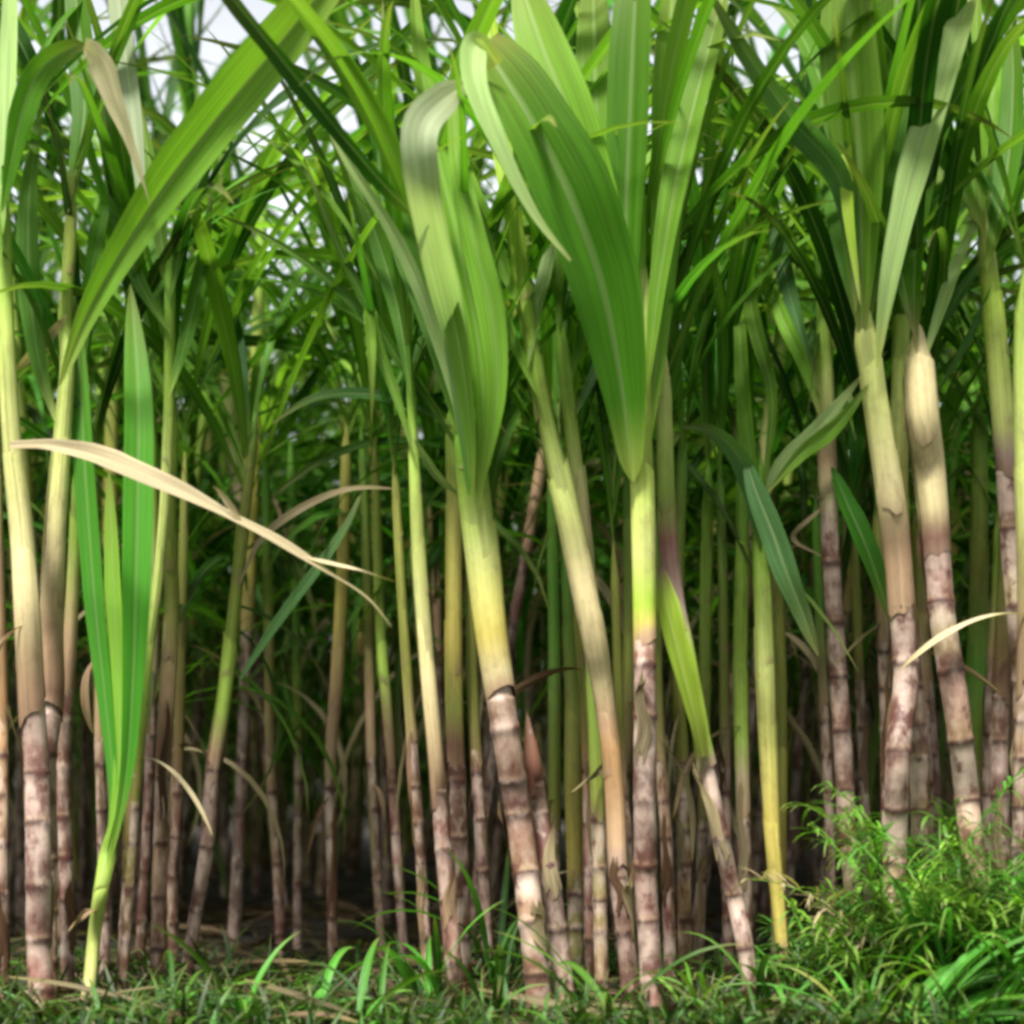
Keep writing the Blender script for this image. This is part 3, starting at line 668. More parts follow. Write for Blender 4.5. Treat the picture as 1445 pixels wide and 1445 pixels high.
for lab, D, p, z, by, ly in [
    ("tan ringed sugarcane right of the straight bright one, behind its foot", 3.75, [(968, 1420, 26), (966, 1300, 25), (966, 1180, 25), (962, 1060, 24), (955, 950, 22), (958, 760, 20), (965, 600, 16)], [(1420, 'brown'), (1250, 'orange'), (1120, 'olive'), (900, 'olive'), (600, 'green')], 1080, 620),
    ("slim yellow green sugarcane, left of the two golden ones", 3.8, [(1055, 1380, 24), (1052, 1250, 24), (1048, 1120, 24), (1045, 1000, 24), (1045, 880, 24), (1048, 780, 22), (1048, 560, 18), (1046, 430, 16)], [(1380, 'mauve'), (1200, 'tan'), (1100, 'drab'), (1040, 'yg'), (850, 'yg'), (700, 'lg')], 1140, 560),
    ("slim reddish sugarcane squeezed between the two far left ones", 3.58, [(96, 1410, 26), (94, 1250, 26), (90, 1100, 26), (96, 960, 24), (104, 800, 20), (112, 620, 17)], [(1410, 'brown'), (1250, 'mauve'), (1000, 'brown'), (900, 'tan'), (750, 'yg')], 960, 620),
    ("thin dark sugarcane behind the foot of the young green shoot", 3.75, [(148, 1390, 20), (146, 1250, 20), (142, 1080, 20), (136, 900, 18), (130, 650, 15)], [(1390, 'mauve'), (1200, 'brown'), (1050, 'tan'), (850, 'olive')], 1040, 660),
    ("thin reddish sugarcane left of the bright slim cane with the ringed pinkish half", 3.75, [(606, 1400, 20), (598, 1280, 20), (590, 1150, 20), (578, 1000, 18), (566, 820, 16), (556, 640, 14)], [(1400, 'mauve'), (1200, 'brown'), (1080, 'tan'), (950, 'olive')], 1050, 640),
    ("slim pink sugarcane behind the thick yellow one, right of the olive yellow one", 3.7, [(690, 1400, 22), (684, 1280, 22), (676, 1150, 22), (668, 1000, 20), (664, 850, 18), (662, 680, 15)], [(1400, 'mauve'), (1200, 'grey'), (1100, 'brown'), (980, 'olive')], 1060, 700),
    ("slim tan sugarcane left of the orange husk on the leaning cream one", 3.72, [(836, 1420, 22), (832, 1280, 22), (830, 1120, 22), (826, 1000, 20), (816, 860, 16), (806, 700, 14)], [(1420, 'brown'), (1250, 'mauve'), (1100, 'orange'), (980, 'olive')], 1070, 720),
    ("thin reddish sugarcane right of the orange husk on the leaning cream one", 3.6, [(898, 1430, 20), (890, 1300, 20), (884, 1180, 20), (876, 1080, 18), (872, 960, 16), (866, 760, 14)], [(1430, 'mauve'), (1250, 'brown'), (1120, 'tan'), (1000, 'olive')], 1080, 740),
    ("thin brown sugarcane left of the solitary mauve one, in its shade", 3.95, [(1176, 1330, 18), (1172, 1200, 18), (1166, 1050, 18), (1158, 900, 16), (1150, 700, 14)], [(1330, 'brown'), (1150, 'mauve'), (1000, 'tan'), (850, 'green')], 980, 700),
    ("thin pinkish sugarcane right of the solitary mauve one", 4.0, [(1226, 1300, 18), (1222, 1180, 18), (1216, 1040, 18), (1210, 900, 16), (1204, 740, 14)], [(1300, 'mauve'), (1150, 'grey'), (1000, 'brown'), (880, 'olive')], 960, 740),
    ("thin pinkish sugarcane just left of the straight bright one's ringed foot", 3.7, [(890, 1420, 22), (886, 1280, 22), (880, 1150, 22), (884, 1020, 20), (888, 860, 18), (884, 640, 15)], [(1420, 'mauve'), (1200, 'grey'), (1080, 'tan'), (950, 'olive'), (640, 'green')], 1060, 640),
    ("thin brown sugarcane close right of the straight bright one's ringed foot", 3.65, [(948, 1430, 24), (944, 1300, 23), (940, 1180, 22), (930, 1040, 20), (926, 900, 18), (930, 700, 15)], [(1420, 'brown'), (1250, 'mauve'), (1120, 'tan'), (950, 'olive'), (700, 'green')], 1070, 680),
    ("thin mauve sugarcane in shade behind the pinkish ringed one's foot", 3.85, [(1030, 1390, 20), (1026, 1260, 20), (1024, 1120, 20), (1022, 980, 18), (1020, 820, 16), (1016, 640, 14)], [(1400, 'mauve'), (1250, 'brown'), (1100, 'grey'), (1000, 'olive'), (640, 'green')], 1070, 640),
    ("thin olive sugarcane right of the lime green sheath", 3.9, [(985, 1380, 20), (992, 1150, 20), (994, 1000, 20), (996, 850, 20), (1000, 650, 18)], [(1380, 'tan'), (1100, 'olive'), (850, 'yg'), (650, 'lg')], 1150, 640)]:
    c = cane(lab, D, p, z, by, peel=2); crown(c, p[-1][0], ly, D, 6, wd=(18, 30), length=(.55, 1.0), elev=(68, 86), droop=(25, 80), tones=('mg', 'dg', 'mg', 'vg'))

c = cane("golden yellow sugarcane standing upright in the open right of the pinkish ringed one", 3.72,
         [(1108, 1385, 22), (1098, 1270, 24), (1090, 1180, 26), (1084, 1060, 30), (1080, 950, 32), (1076, 840, 30), (1072, 760, 24), (1074, 640, 20)],
         [(1380, 'tan'), (1330, 'gold'), (1150, 'gold'), (950, 'pale'), (820, 'yg'), (700, 'lg')], 1330,
         leaves=[([(1074, 780, -.1), (1062, 690, -.14), (1036, 636, -.17), (1000, 606, -.2), (956, 602, -.22)], 36, 'bg', dict(roll=.3, twist=.3, fold=.3, prof='leaf')),
                 ([(1050, 640, -.15), (1066, 690, -.18), (1090, 750, -.2), (1112, 812, -.22), (1134, 868, -.22), (1155, 925, -.22)], 36, 'bg', dict(roll=-.2, twist=-.4, prof='both', label="blue green leaf end drooping to the right")),
                 ([(1072, 720), (1100, 660), (1140, 620), (1180, 575), (1225, 520)], 30, 'pl', dict(roll=.2, bow=-.05)),
                 ([(1070, 700), (1050, 560), (1040, 420), (1010, 360)], 26, 'lg'), ([(1076, 700), (1090, 560), (1060, 430), (1050, 250), (1062, 120)], 26, 'lg')])
cane("dull golden sugarcane close against the right of the upright golden one", 3.85,
     [(1100, 1370, 24), (1098, 1200, 28), (1100, 1050, 26), (1098, 900, 24), (1094, 760, 20)],
     [(1380, 'brown'), (1200, 'gold'), (1050, 'olive'), (800, 'olive')], 1290, peel=2)

c = cane("solitary mauve sugarcane with evenly spaced dark rings, left of the cream clump", 3.78,
         [(1206, 1330, 28), (1202, 1250, 30), (1194, 1150, 34), (1190, 1060, 35), (1183, 950, 33), (1176, 840, 33), (1170, 730, 33), (1167, 640, 32), (1165, 570, 30), (1163, 480, 24), (1160, 380, 20), (1160, 300, 16)],
         [(1350, 'tan'), (1180, 'brown'), (1130, 'tan'), (1050, 'mauve'), (900, 'grey'), (760, 'mauve'), (700, 'cream'), (650, 'tan'), (620, 'cream'), (560, 'pale'), (500, 'yg'), (340, 'green')], 700,
         nodes=[1290, 1205, 1115, 1032, 955, 878, 795], peel=1,
         leaves=[([(1158, 590, -.03), (1140, 530, -.03), (1110, 460, 0), (1080, 400, .05), (1020, 330, .1)], 26, 'lg'),
                 ([(1158, 560), (1130, 470), (1105, 370), (1085, 260), (1060, 120)], 30, 'bg'),
                 ([(1172, 600), (1200, 560), (1235, 510), (1270, 470)], 22, 'pl'),
                 ([(1174, 660, -.05), (1195, 710, -.07), (1225, 780, -.1), (1258, 880, -.12)], 34, 'vg', dict(prof='both', roll=.4)),
                 ([(1160, 420), (1150, 320), (1120, 200), (1060, 80), (1030, 20)], 34, 'mg', dict(bow=-.1)),
                 ([(1160, 420), (1168, 300), (1190, 160), (1180, 30)], 30, 'mg')])
traced_leaf(c, [(1160, 785), (1120, 760), (1140, 735), (1175, 705)], 8, 'drab', 3.75, prof='both', name='dry_leaf', mat=M_DRY)
crown(c, 1160, 380, 3.78, 4, wd=(22, 36))

c = cane("pale cream sugarcane, leftmost of the clump at right, under wide bright leaves", 3.5,
         [(1262, 1300, 34), (1264, 1180, 34), (1268, 1060, 36), (1278, 960, 36), (1272, 860, 36), (1266, 780, 36), (1256, 700, 36), (1244, 620, 34), (1232, 540, 32), (1222, 480, 32), (1216, 420, 30)],
         [(1300, 'tan'), (1120, 'grey'), (1040, 'mauve'), (960, 'red'), (900, 'grey'), (860, 'tan'), (760, 'tan'), (700, 'cream'), (560, 'pale'), (420, 'pale')], 850,
         nodes=[1220, 1140, 1060, 935, 858], peel=4, slim=0.98,
         leaves=[([(1216, 480, -.02), (1216, 340, -.05), (1212, 200, -.08), (1200, 60, -.1), (1195, -100, -.1)], 84, 'lg', dict(roll=.2, twist=.1, fold=.5, prof='open', label="wide bright leaf standing straight up")),
                 ([(1224, 470, 0), (1234, 330, -.02), (1250, 180, -.03), (1262, 30, 0), (1270, -120, .05)], 60, 'mg', dict(roll=-.4, fold=.5, prof='open')),
                 ([(1238, 520, -.06), (1250, 430, -.08), (1272, 320, -.1), (1304, 200, -.12), (1342, 80, -.12), (1385, -60, -.12)], 50, 'pl', dict(roll=.3, fold=.5, prof='open', label="pale glossy leaf slanting up to the right")),
                 ([(1208, 440, -.04), (1204, 330, -.06), (1180, 240, -.1), (1120, 170, -.15), (1050, 70, -.2), (990, -30, -.25)], 48, 'bg', dict(roll=.7, twist=-.2)),
                 ([(1212, 460, 0), (1190, 340, .05), (1170, 210, .1), (1165, 60, .15)], 44, 'mg'),
                 ([(1214, 430), (1196, 280), (1192, 120), (1180, -40)], 24, 'yl', dict(D=3.4)),
                 ([(1228, 540), (1180, 600), (1130, 640), (1082, 695)], 28, 'lg', dict(roll=.4, bow=-.15))])
crown(c, 1218, 420, 3.55, 4)
c = cane("slim pale green sugarcane squeezed between the two cream ones of the tall clump", 3.62,
         [(1300, 1240, 28), (1296, 1050, 28), (1284, 900, 26), (1272, 780, 26), (1268, 680, 26), (1270, 560, 24), (1272, 440, 22), (1266, 360, 18), (1256, 270, 16)],
         [(1250, 'tan'), (1050, 'tan'), (900, 'brown'), (760, 'gold'), (600, 'pale'), (440, 'yg'), (280, 'pale')], 900, peel=2, slim=.95,
         leaves=[([(1268, 420), (1250, 300), (1246, 240), (1240, 120)], 24, 'pl')])
crown(c, 1268, 380, 3.6, 5, wd=(24, 38))
c = cane("thick cream sugarcane with a dark shaded side, rightmost of the tall clump", 3.52,
         [(1372, 1200, 36), (1364, 1120, 36), (1355, 1040, 36), (1344, 960, 38), (1331, 880, 38), (1324, 800, 38), (1318, 730, 40), (1311, 660, 42), (1302, 590, 42), (1297, 520, 38), (1294, 460, 30)],
         [(1200, 'tan'), (1100, 'grey'), (1040, 'tan'), (950, 'mauve'), (870, 'cream'), (850, 'mauve'), (800, 'grey'), (755, 'mauve'), (720, 'cream'), (460, 'cream')], 765,
         nodes=[1130, 1045, 948, 852, 762], peel=3, slim=0.98,
         leaves=[([(1294, 500), (1290, 400), (1300, 280), (1330, 150), (1350, 0)], 40, 'mg', dict(prof='open')), ([(1300, 520), (1330, 430), (1360, 350), (1400, 270)], 24, 'pl'), ([(1292, 480), (1270, 360), (1270, 220), (1290, 80)], 36, 'mg')])
crown(c, 1296, 450, 3.6, 5)

c = cane("tall pale sugarcane right of the tall clump, tan and ringed below, green leafed above", 3.6,
         [(1450, 1120, 34), (1446, 980, 34), (1438, 880, 34), (1430, 790, 34), (1423, 690, 33), (1414, 580, 31), (1404, 470, 28), (1394, 380, 24), (1386, 290, 20)],
         [(1120, 'tan'), (930, 'tan'), (880, 'brown'), (850, 'cream'), (760, 'tan'), (690, 'mauve'), (640, 'grey'), (600, 'pale'), (420, 'yl'), (300, 'pale')], 665,
         nodes=[1050, 960, 860, 747, 658], peel=3, slim=0.98,
         leaves=[([(1386, 330), (1380, 200), (1378, 120), (1380, -40)], 44, 'lg', dict(roll=.3)), ([(1392, 380), (1420, 250), (1430, 120), (1425, -20)], 50, 'mg'), ([(1384, 320), (1340, 220), (1310, 100), (1290, -30)], 44, 'mg'),
                 ([(1400, 400), (1370, 470), (1320, 560)], 14, 'bg'), ([(1390, 360), (1350, 420), (1310, 490)], 20, 'bg')])
crown(c, 1388, 330, 3.65, 4)
for lab, D, p, z, by, ly in [
    ("dull green sugarcane behind, between the tall clump and the tall pale one at right", 3.95, [(1372, 1120, 34), (1376, 1000, 34), (1380, 860, 32), (1382, 720, 28), (1380, 560, 24)], [(1120, 'olive'), (950, 'green'), (800, 'olive'), (560, 'lg')], 1080, 600),
    ("brown husky sugarcane behind the weeds near the right edge", 3.8, [(1412, 1150, 32), (1410, 1050, 34), (1414, 950, 30), (1420, 800, 26), (1424, 600, 22)], [(1150, 'brown'), (1060, 'mauve'), (950, 'brown'), (800, 'olive')], 980, 620),
    ("straw coloured sugarcane cut by the right edge of the picture", 3.5, [(1440, 1160, 30), (1446, 1000, 32), (1450, 850, 32), (1446, 700, 30), (1442, 560, 28), (1444, 380, 24)], [(1160, 'mauve'), (1060, 'tan'), (900, 'tan'), (700, 'pale'), (400, 'yg')], 960, 420),
    ("slim pinkish sugarcane just left of the tall cream clump, half behind it", 3.8, [(1254, 1250, 22), (1252, 1100, 24), (1250, 980, 24), (1244, 850, 22), (1236, 700, 20)], [(1200, 'mauve'), (1000, 'grey'), (900, 'tan'), (750, 'olive')], 900, 700),
    ("slim brown sugarcane between the two cream ones, low in the clump", 3.9, [(1326, 1250, 24), (1318, 1120, 26), (1310, 1000, 26), (1300, 880, 24), (1290, 720, 20)], [(1200, 'brown'), (1060, 'mauve'), (980, 'tan'), (850, 'olive')], 960, 720),
    ("slim mauve sugarcane left of the brown husky one near the right edge", 3.9, [(1396, 1200, 24), (1396, 1080, 25), (1400, 960, 24), (1408, 840, 22), (1412, 700, 20)], [(1200, 'mauve'), (1050, 'grey'), (950, 'tan'), (800, 'yg')], 930, 700),
    ("slim ringed sugarcane right of the brown husky one, behind the tall pale one", 3.85, [(1434, 1200, 24), (1432, 1080, 25), (1432, 960, 24), (1436, 840, 22), (1440, 700, 20)], [(1200, 'mauve'), (1050, 'brown'), (950, 'tan'), (800, 'olive')], 930, 700),
    ("short tan sugarcane with a pale ring, behind the weeds under the cream clump", 3.85, [(1308, 1200, 30), (1304, 1100, 32), (1300, 1000, 32), (1298, 900, 28), (1300, 700, 22)], [(1200, 'tan'), (1080, 'grey'), (1030, 'mauve'), (950, 'tan'), (800, 'olive')], 990, 700)]:
    c = cane(lab, D, p, z, by, peel=3); crown(c, p[-1][0], ly, D, 5, wd=(24, 38))

# ------------------------------------------------------------------ the canes behind them
def make_proto(seed):
    r = np.random.default_rng(seed)
    root = thing("sugarcane", "x", "sugarcane", (0, 0, 0))
    H = r.uniform(1.5, 2.0)
    ph = r.uniform(0, 6.28, 3)
    z = np.linspace(-0.03, H, int(H / 0.007))
    C = np.stack([0.03 * np.sin(z * 1.7 + ph[0]) + 0.02 * z, 0.03 * np.sin(z * 1.5 + ph[1]), z], -1)
    rad0 = r.uniform(0.010, 0.015)
    rad = rad0 * np.interp(z, [0, H * .6, H], [1.05, 1.0, .6])
    kind = seed % 4
    zs = [0, H * .38, H * .5, H * .75, H]
    tones = [['mauve', 'mauve', 'tan', 'olive', 'green'], ['tan', 'grey', 'olive', 'yg', 'lg'], ['brown', 'mauve', 'drab', 'yg', 'green'], ['grey', 'tan', 'gold', 'olive', 'lg']][kind]
    base = np.stack([np.interp(z, zs, [TONE[t][i] for t in tones]) for i in range(3)], -1)
    ns = np.cumsum(r.uniform(.085, .13, 14)); ns = [s for s in ns if s < H * .42]
    col, rr = cane_tints(z, ns, base, H, r)
    m = MB(); tube(m, C, rad * rr, col * .62, 9); m.build('stem', M_STEM, root)  # stem colour darkened: shade inside the stand put into the tint
    for i in range(3):
        za = H * (0.42 + 0.17 * i); zb = min(za + H * .25, H * .99)
        idx = np.where((z > za) & (z < zb))[0][::3]
        m = MB(); tube(m, C[idx], rad[idx] * np.linspace(1.05, 1.28, len(idx)), base[idx] * r.uniform(.85, 1.15), 9, overlap=.12, phase=r.uniform(0, 6.28)); m.build('leaf_sheath', M_SHEATH, root)
    az0 = r.uniform(0, 6.28)
    nl = 15
    for i in range(nl):
        t = i / (nl - 1)
        zi = H * (0.40 + 0.60 * t); p = C[np.searchsorted(z, zi) - 1]
        m = MB()
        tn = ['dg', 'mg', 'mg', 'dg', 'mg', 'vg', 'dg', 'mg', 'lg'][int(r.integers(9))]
        arc_blade(m, p, az0 + math.pi * (i % 2) + r.uniform(-.6, .6), R(r.uniform(46, 66) + 20 * t), r.uniform(.75, 1.25), R(r.uniform(50, 140) - 25 * t),
                  r.uniform(.026, .05), TONE[tn] * r.uniform(.8, 1.15), fold=r.uniform(.2, .5), twist=r.uniform(-1.3, 1.3), sway=r.uniform(-.5, .5), seed=int(r.integers(9999)), n=14)
        m.build('leaf', M_LEAF, root)
    for i in range(15):          # old low leaves drooping into the row
        zi = H * r.uniform(.34, .68); p = C[np.searchsorted(z, zi)]
        m = MB()
        arc_blade(m, p, r.uniform(0, 6.28), R(r.uniform(30, 70)), r.uniform(.5, .95), R(r.uniform(110, 160)), r.uniform(.016, .034), TONE[['dg', 'mg', 'dg', 'vg'][i % 4]] * r.uniform(.7, 1.1),
                  fold=.4, twist=r.uniform(-1.5, 1.5), sway=r.uniform(-.6, .6), seed=i, n=12, power=.8)
        m.build('leaf', M_LEAF, root)
    for i in range(4):
        zi = H * r.uniform(.3, .62); p = C[np.searchsorted(z, zi)]
        m = MB()
        arc_blade(m, p, r.uniform(0, 6.28), R(r.uniform(20, 60)), r.uniform(.5, .8), R(r.uniform(110, 150)), r.uniform(.012, .022), TONE['drab'] * r.uniform(.6, 1.1), twist=r.uniform(-3, 3), seed=i, n=12, power=.7)
        m.build('dry_leaf', M_DRY, root)
    return root

def copy_thing(src):
    c = src.copy(); COL.objects.link(c)
    for ch in src.children:
        d = ch.copy(); COL.objects.link(d); d.parent = c
    return c

SECTORS = [(-9, 150, "behind the far left pair of tan canes"), (150, 360, "behind the long dead cream leaf"), (360, 560, "inside the dark gap"),
           (560, 740, "behind the thick yellow cane"), (740, 890, "behind the leaning cream cane"), (890, 1040, "behind the cane with the giant leaf"),
           (1040, 1220, "behind the solitary mauve cane"), (1220, 1345, "behind the tall cream clump at right"), (1345, 3000, "near the right edge")]
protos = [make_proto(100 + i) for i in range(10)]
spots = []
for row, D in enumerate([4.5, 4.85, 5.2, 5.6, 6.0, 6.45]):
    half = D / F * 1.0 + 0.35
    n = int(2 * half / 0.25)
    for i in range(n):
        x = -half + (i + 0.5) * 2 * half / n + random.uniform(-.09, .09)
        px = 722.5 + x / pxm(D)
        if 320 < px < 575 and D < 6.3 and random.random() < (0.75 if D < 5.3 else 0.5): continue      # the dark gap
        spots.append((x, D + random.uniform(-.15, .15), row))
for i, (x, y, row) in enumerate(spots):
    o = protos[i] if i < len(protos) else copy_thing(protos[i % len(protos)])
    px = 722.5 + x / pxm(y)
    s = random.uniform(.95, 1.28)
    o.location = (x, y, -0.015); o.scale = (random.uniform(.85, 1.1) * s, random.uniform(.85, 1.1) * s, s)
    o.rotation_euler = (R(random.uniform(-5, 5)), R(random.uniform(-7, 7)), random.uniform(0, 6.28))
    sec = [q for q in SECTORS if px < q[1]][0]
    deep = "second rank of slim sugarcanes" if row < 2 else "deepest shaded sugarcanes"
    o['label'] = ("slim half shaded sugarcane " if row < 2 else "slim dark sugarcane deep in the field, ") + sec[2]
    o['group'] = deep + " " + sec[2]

# the field beyond and to both sides: one mass
def thicket():
    ms, ml = MB(), MB()
    r = np.random.default_rng(5)
    pts = []
    for D in np.arange(6.8, 11.2, .42):
        for x in np.arange(-4.8, 4.8, .27):
            pts.append((x + r.uniform(-.1, .1), D + r.uniform(-.15, .15)))
    for D in np.arange(3.7, 6.8, .42):
        half = D / F + .65
        for x in np.arange(half, half + 1.5, .32):
            pts += [(x + r.uniform(-.1, .1), D + r.uniform(-.1, .1)), (-x + r.uniform(-.1, .1), D + r.uniform(-.1, .1))]
    for D in (-2.2, -2.6, -3.0, -3.4):              # unseen cane rows behind the camera, added to block low sky light
        for x in np.arange(-7, 7, .3):
            pts.append((x + r.uniform(-.12, .12), D + r.uniform(-.15, .15)))
    for x, y in pts:
        H = r.uniform(1.45, 2.05) if y > 0 else r.uniform(1.8, 2.4)
        gap = 240 < 722.5 + x / pxm(max(y, 1.0)) < 540
        if y > 6.7: H += r.uniform(.1, .35) if gap else r.uniform(.3, .7)
        low = .05 if (y > 7.0 or y < 0) else .3
        lean = r.uniform(-.08, .08, 2)
        z = np.linspace(-.03, H, 22)
        C = np.stack([x + lean[0] * z, y + lean[1] * z, z], -1)
        tn = TONE[['tan', 'mauve', 'olive', 'brown'][int(r.integers(4))]]
        base = np.stack([np.interp(z, [0, H * .5, H], [tn[i] * .9, TONE['olive'][i], TONE['green'][i]]) for i in range(3)], -1)
        tube(ms, C, np.interp(z, [0, H], [.02, .011]), base, 6)
        az0 = r.uniform(0, 6.28)
        nl = 12 if low > .1 else 18
        for i in range(nl):
            t = i / (nl - 1)
            p = C[min(21, int(21 * (low + (1 - low) * t)))]
            arc_blade(ml, p, az0 + math.pi * (i % 2) + r.uniform(-.8, .8), R(r.uniform(48, 66) + 18 * t), r.uniform(.7, 1.25), R(r.uniform(50, 135)), r.uniform(.035, .06),
                      TONE[['dg', 'mg', 'dg', 'mg', 'vg'][int(r.integers(5))]] * r.uniform(.7, 1.2), twist=r.uniform(-1.2, 1.2), n=9, cols=3, seed=i)
    a = ml.build('cane_field', M_LEAF); a['kind'] = 'stuff'
    b = ms.build('cane_field_stems', M_STEM, a)
    b['kind'] = 'stuff'
thicket()

# ------------------------------------------------------------------ ground cover
def stuff(name, mb, mat):
    o = mb.build(name, mat); o['kind'] = 'stuff'; return o

mb = MB()
for i in range(2200):            # dead leaf litter between the canes
    D = random.uniform(3.0, 6.0); x = random.uniform(-1, 1) * (D / F + .4); z = float(ground_z(np.array(x), np.array(D))) + random.uniform(.004, .03)
    arc_blade(mb, (x, D, z), random.uniform(0, 6.28), R(random.uniform(-4, 14)), random.uniform(.12, .4), R(random.uniform(0, 60)), random.uniform(.005, .018),
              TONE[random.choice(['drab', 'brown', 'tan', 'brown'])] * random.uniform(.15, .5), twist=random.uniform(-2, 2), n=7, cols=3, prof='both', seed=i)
stuff('fallen_leaves', mb, M_DRY)
mb = MB()
for i in range(4200):           # low grass along the edge of the field
    D = 3.0 + 1.4 * random.random() ** 1.7; x = random.uniform(-1, 1) * (D / F + .3); z = float(ground_z(np.array(x), np.array(D))) - .005
    right = max(0.0, (x - .45))
    arc_blade(mb, (x, D, z), random.uniform(0, 6.28), R(random.uniform(45, 85)), random.uniform(.05, .15) * (1 + .8 * min(right, .6)), R(random.uniform(20, 110)), random.uniform(.005, .012),
              TONE[random.choice(['vg', 'mg', 'dg', 'dg', 'dg'])] * random.uniform(.3, .7), twist=random.uniform(-1, 1), n=6, cols=3, seed=i)
stuff('grass', mb, M_WEED)

def tuft(label, x, D, n, ln, wd, tones, lean=0.0, name='grass_tuft', group="grass tufts along the edge of the field", az=None, elev=(35, 80)):
    root = thing(name, label, "grass tuft" if 'grass' in name else "weed", (x, D, 0), group)
    for i in range(n):
        m = MB()
        a = random.uniform(0, 6.28) if az is None else az + random.uniform(-.8, .8)
        arc_blade(m, (x + random.uniform(-.03, .03), D + random.uniform(-.03, .03), -.01), a, R(random.uniform(*elev)), random.uniform(*ln), R(random.uniform(40, 125)),
                  random.uniform(*wd), TONE[random.choice(tones)] * random.uniform(.75, 1.15), fold=.4, twist=random.uniform(-.8, .8), sway=random.uniform(-.4, .4), n=12, seed=i)
        m.build('blade', M_WEED, root, (x, D, 0))
    return root
tuft("tall light green grass tuft growing up through the feathery weeds", P(1330, 1400, 3.3)[0], 3.3, 22, (.25, .48), (.008, .016), ['vg', 'lg', 'vg', 'mg'], elev=(45, 85))
tuft("wide grass tuft left of the feathery weeds with pale arching blades", P(1215, 1400, 3.25)[0], 3.25, 18, (.18, .36), (.008, .014), ['vg', 'mg', 'lg'], elev=(35, 80))
tuft("tall dark grass tuft at the right edge behind the coarse blades", P(1430, 1400, 3.25)[0], 3.25, 20, (.25, .45), (.010, .018), ['vg', 'vg', 'mg'], elev=(40, 80))
for lab, px, D in [("drooping grass tuft left of the leaning pinkish grey cane, at the bottom edge", 225, 3.2), ("drooping grass tuft at the bottom edge below the dark gap", 350, 3.22),
                   ("drooping grass tuft at the bottom edge right below the dark gap", 520, 3.2), ("drooping grass tuft against the thick yellow cane's foot", 700, 3.22),
                   ("drooping grass tuft before the foot of the leaning cream cane", 850, 3.2), ("drooping grass tuft under the golden yellow cane", 1090, 3.3)]:
    tuft(lab, P(px, 1400, D)[0], D, 13, (.14, .34), (.010, .022), ['vg', 'dg', 'dg', 'mg'], elev=(25, 75))
tuft("grass tuft with one bright arching blade in front of the dark gap", P(430, 1400, 3.3)[0], 3.35, 9, (.12, .26), (.012, .022), ['vg', 'vg', 'dg'])
tuft("low grass tuft with broad blades at the bottom left, by the young shoot", P(170, 1400, 3.3)[0], 3.28, 9, (.12, .24), (.014, .03), ['vg', 'mg'], elev=(15, 50))
tuft("grass tuft right of the far left canes' feet, thin blades lying sideways", P(60, 1400, 3.3)[0], 3.25, 10, (.12, .28), (.008, .014), ['mg', 'bg', 'drab'], elev=(10, 50))
tuft("upright dark grass tuft left of the bright slim cane's foot", P(600, 1400, 3.5)[0], 3.5, 10, (.16, .3), (.012, .022), ['vg', 'dg', 'vg'], elev=(65, 88))
tuft("tall dark grass tuft left of the thick yellow cane's foot", P(700, 1400, 3.7)[0], 3.7, 12, (.2, .42), (.012, .02), ['dg', 'dg', 'vg'], elev=(68, 88))
tuft("thin grass tuft near the leaning pinkish grey cane's foot", P(280, 1400, 3.4)[0], 3.4, 8, (.1, .24), (.008, .016), ['bg', 'vg', 'mg'], elev=(20, 70))
tuft("lime grass tuft at the foot of the pinkish ringed cane", P(985, 1400, 3.35)[0], 3.3, 14, (.12, .24), (.01, .018), ['lg', 'mg', 'yl'], elev=(25, 75))
tuft("dark grass tuft at the foot of the solitary mauve cane", P(1165, 1400, 3.6)[0], 3.7, 14, (.15, .32), (.009, .016), ['vg', 'dg', 'vg'], elev=(35, 80))
tuft("small olive grass tuft below the solitary mauve cane, at the bottom edge", P(1200, 1420, 3.2)[0], 3.2, 12, (.1, .2), (.01, .016), ['olive', 'mg', 'vg'], elev=(30, 75))
tuft("coarse grass tuft with long diagonal dark blades in the bottom right corner", P(1290, 1400, 3.1)[0], 3.12, 26, (.3, .58), (.018, .032), ['vg', 'dg', 'vg', 'mg'], az=-.15, elev=(20, 62))
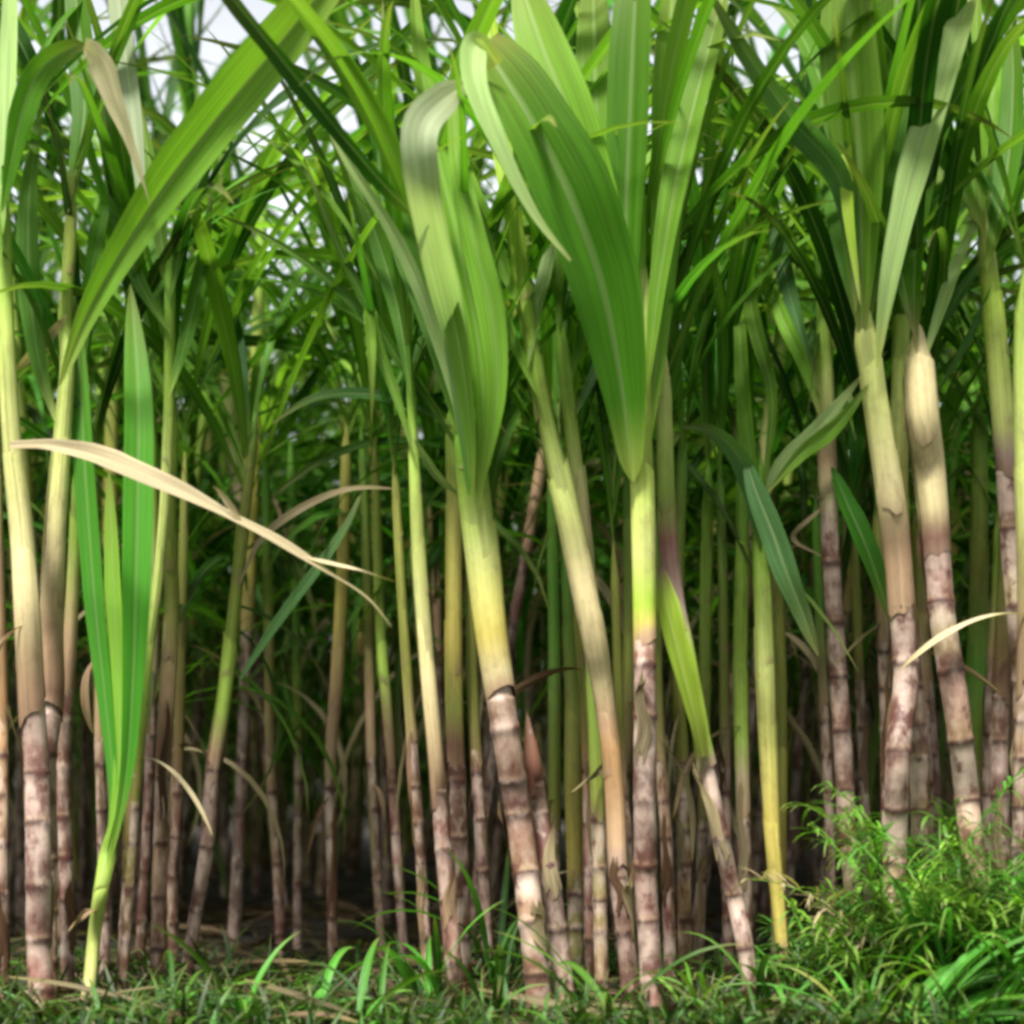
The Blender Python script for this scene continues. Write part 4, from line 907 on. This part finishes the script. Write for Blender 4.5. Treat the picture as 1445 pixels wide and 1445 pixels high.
tuft("second coarse tuft of broad dark blades at the right edge, leaning out of the picture", P(1400, 1400, 3.05)[0], 3.12, 24, (.28, .5), (.018, .03), ['vg', 'dg', 'vg'], az=-.3, elev=(25, 65))

def feathery(label, x, D, h0, n, tones, zb=0.0):
    """A weed of fine, feather-like fronds: a stem, and fronds of many thin leaflets."""
    root = thing('feathery_weed', label, 'weed', (x, D, zb), "feathery weeds at the right")
    for i in range(n):
        az = random.uniform(0, 6.28); ln = h0 * random.uniform(.6, 1.15)
        C = arc_path((x + random.uniform(-.07, .07), D + random.uniform(-.06, .06), zb - .01), az, R(random.uniform(58, 86)), ln, R(random.uniform(20, 75)), n=14)
        ms = MB(); tube(ms, C, np.linspace(.003, .001, 14), TONE['lg'] * .8, 5); st = ms.build('stem', M_STEM, root, (x, D, zb))
        m = MB(); tn = TONE[random.choice(tones + (['drab'] if i % 7 == 3 else []))] * random.uniform(.7, 1.2)
        for k in range(52):
            t = .22 + .78 * k / 52; p = C[min(13, int(13 * t))] + (C[min(13, int(13 * t) + 1)] - C[min(13, int(13 * t))]) * (13 * t - int(13 * t))
            arc_blade(m, p, az + random.choice([-1, 1]) * random.uniform(.5, 1.7), R(random.uniform(5, 55)), random.uniform(.06, .15) * (1.25 - t * .7), R(random.uniform(20, 90)), random.uniform(.004, .009),
                      tn * random.uniform(.7, 1.25), n=5, cols=3, prof='both', seed=k)
        m.build('foliage', M_WEED, root, (x, D, zb))
    return root
for lab, px, D, h, n in [
    ("bright feathery weed hiding the tall pale cream canes' feet", 1290, 3.45, .50, 14),
    ("lower feathery weed in front of the bright one, left of the coarse grass", 1250, 3.35, .30, 11),
    ("tall feathery weed next to the right edge, below the brown husky cane", 1405, 3.5, .54, 14),
    ("feathery weed with light green tips between the other two tall weeds", 1350, 3.4, .47, 13),
    ("feathery weed half out of the picture at the right edge", 1450, 3.38, .48, 12),
    ("small dark feathery weed just left of the solitary mauve cane", 1150, 3.62, .22, 7),
    ("sparse feathery weed right of the solitary mauve cane", 1225, 3.55, .3, 6)]:
    feathery(lab, P(px, 1400, D)[0], D, h, n, ['vg', 'vg', 'lg', 'mg'] if D < 3.52 else ['vg', 'dg'])
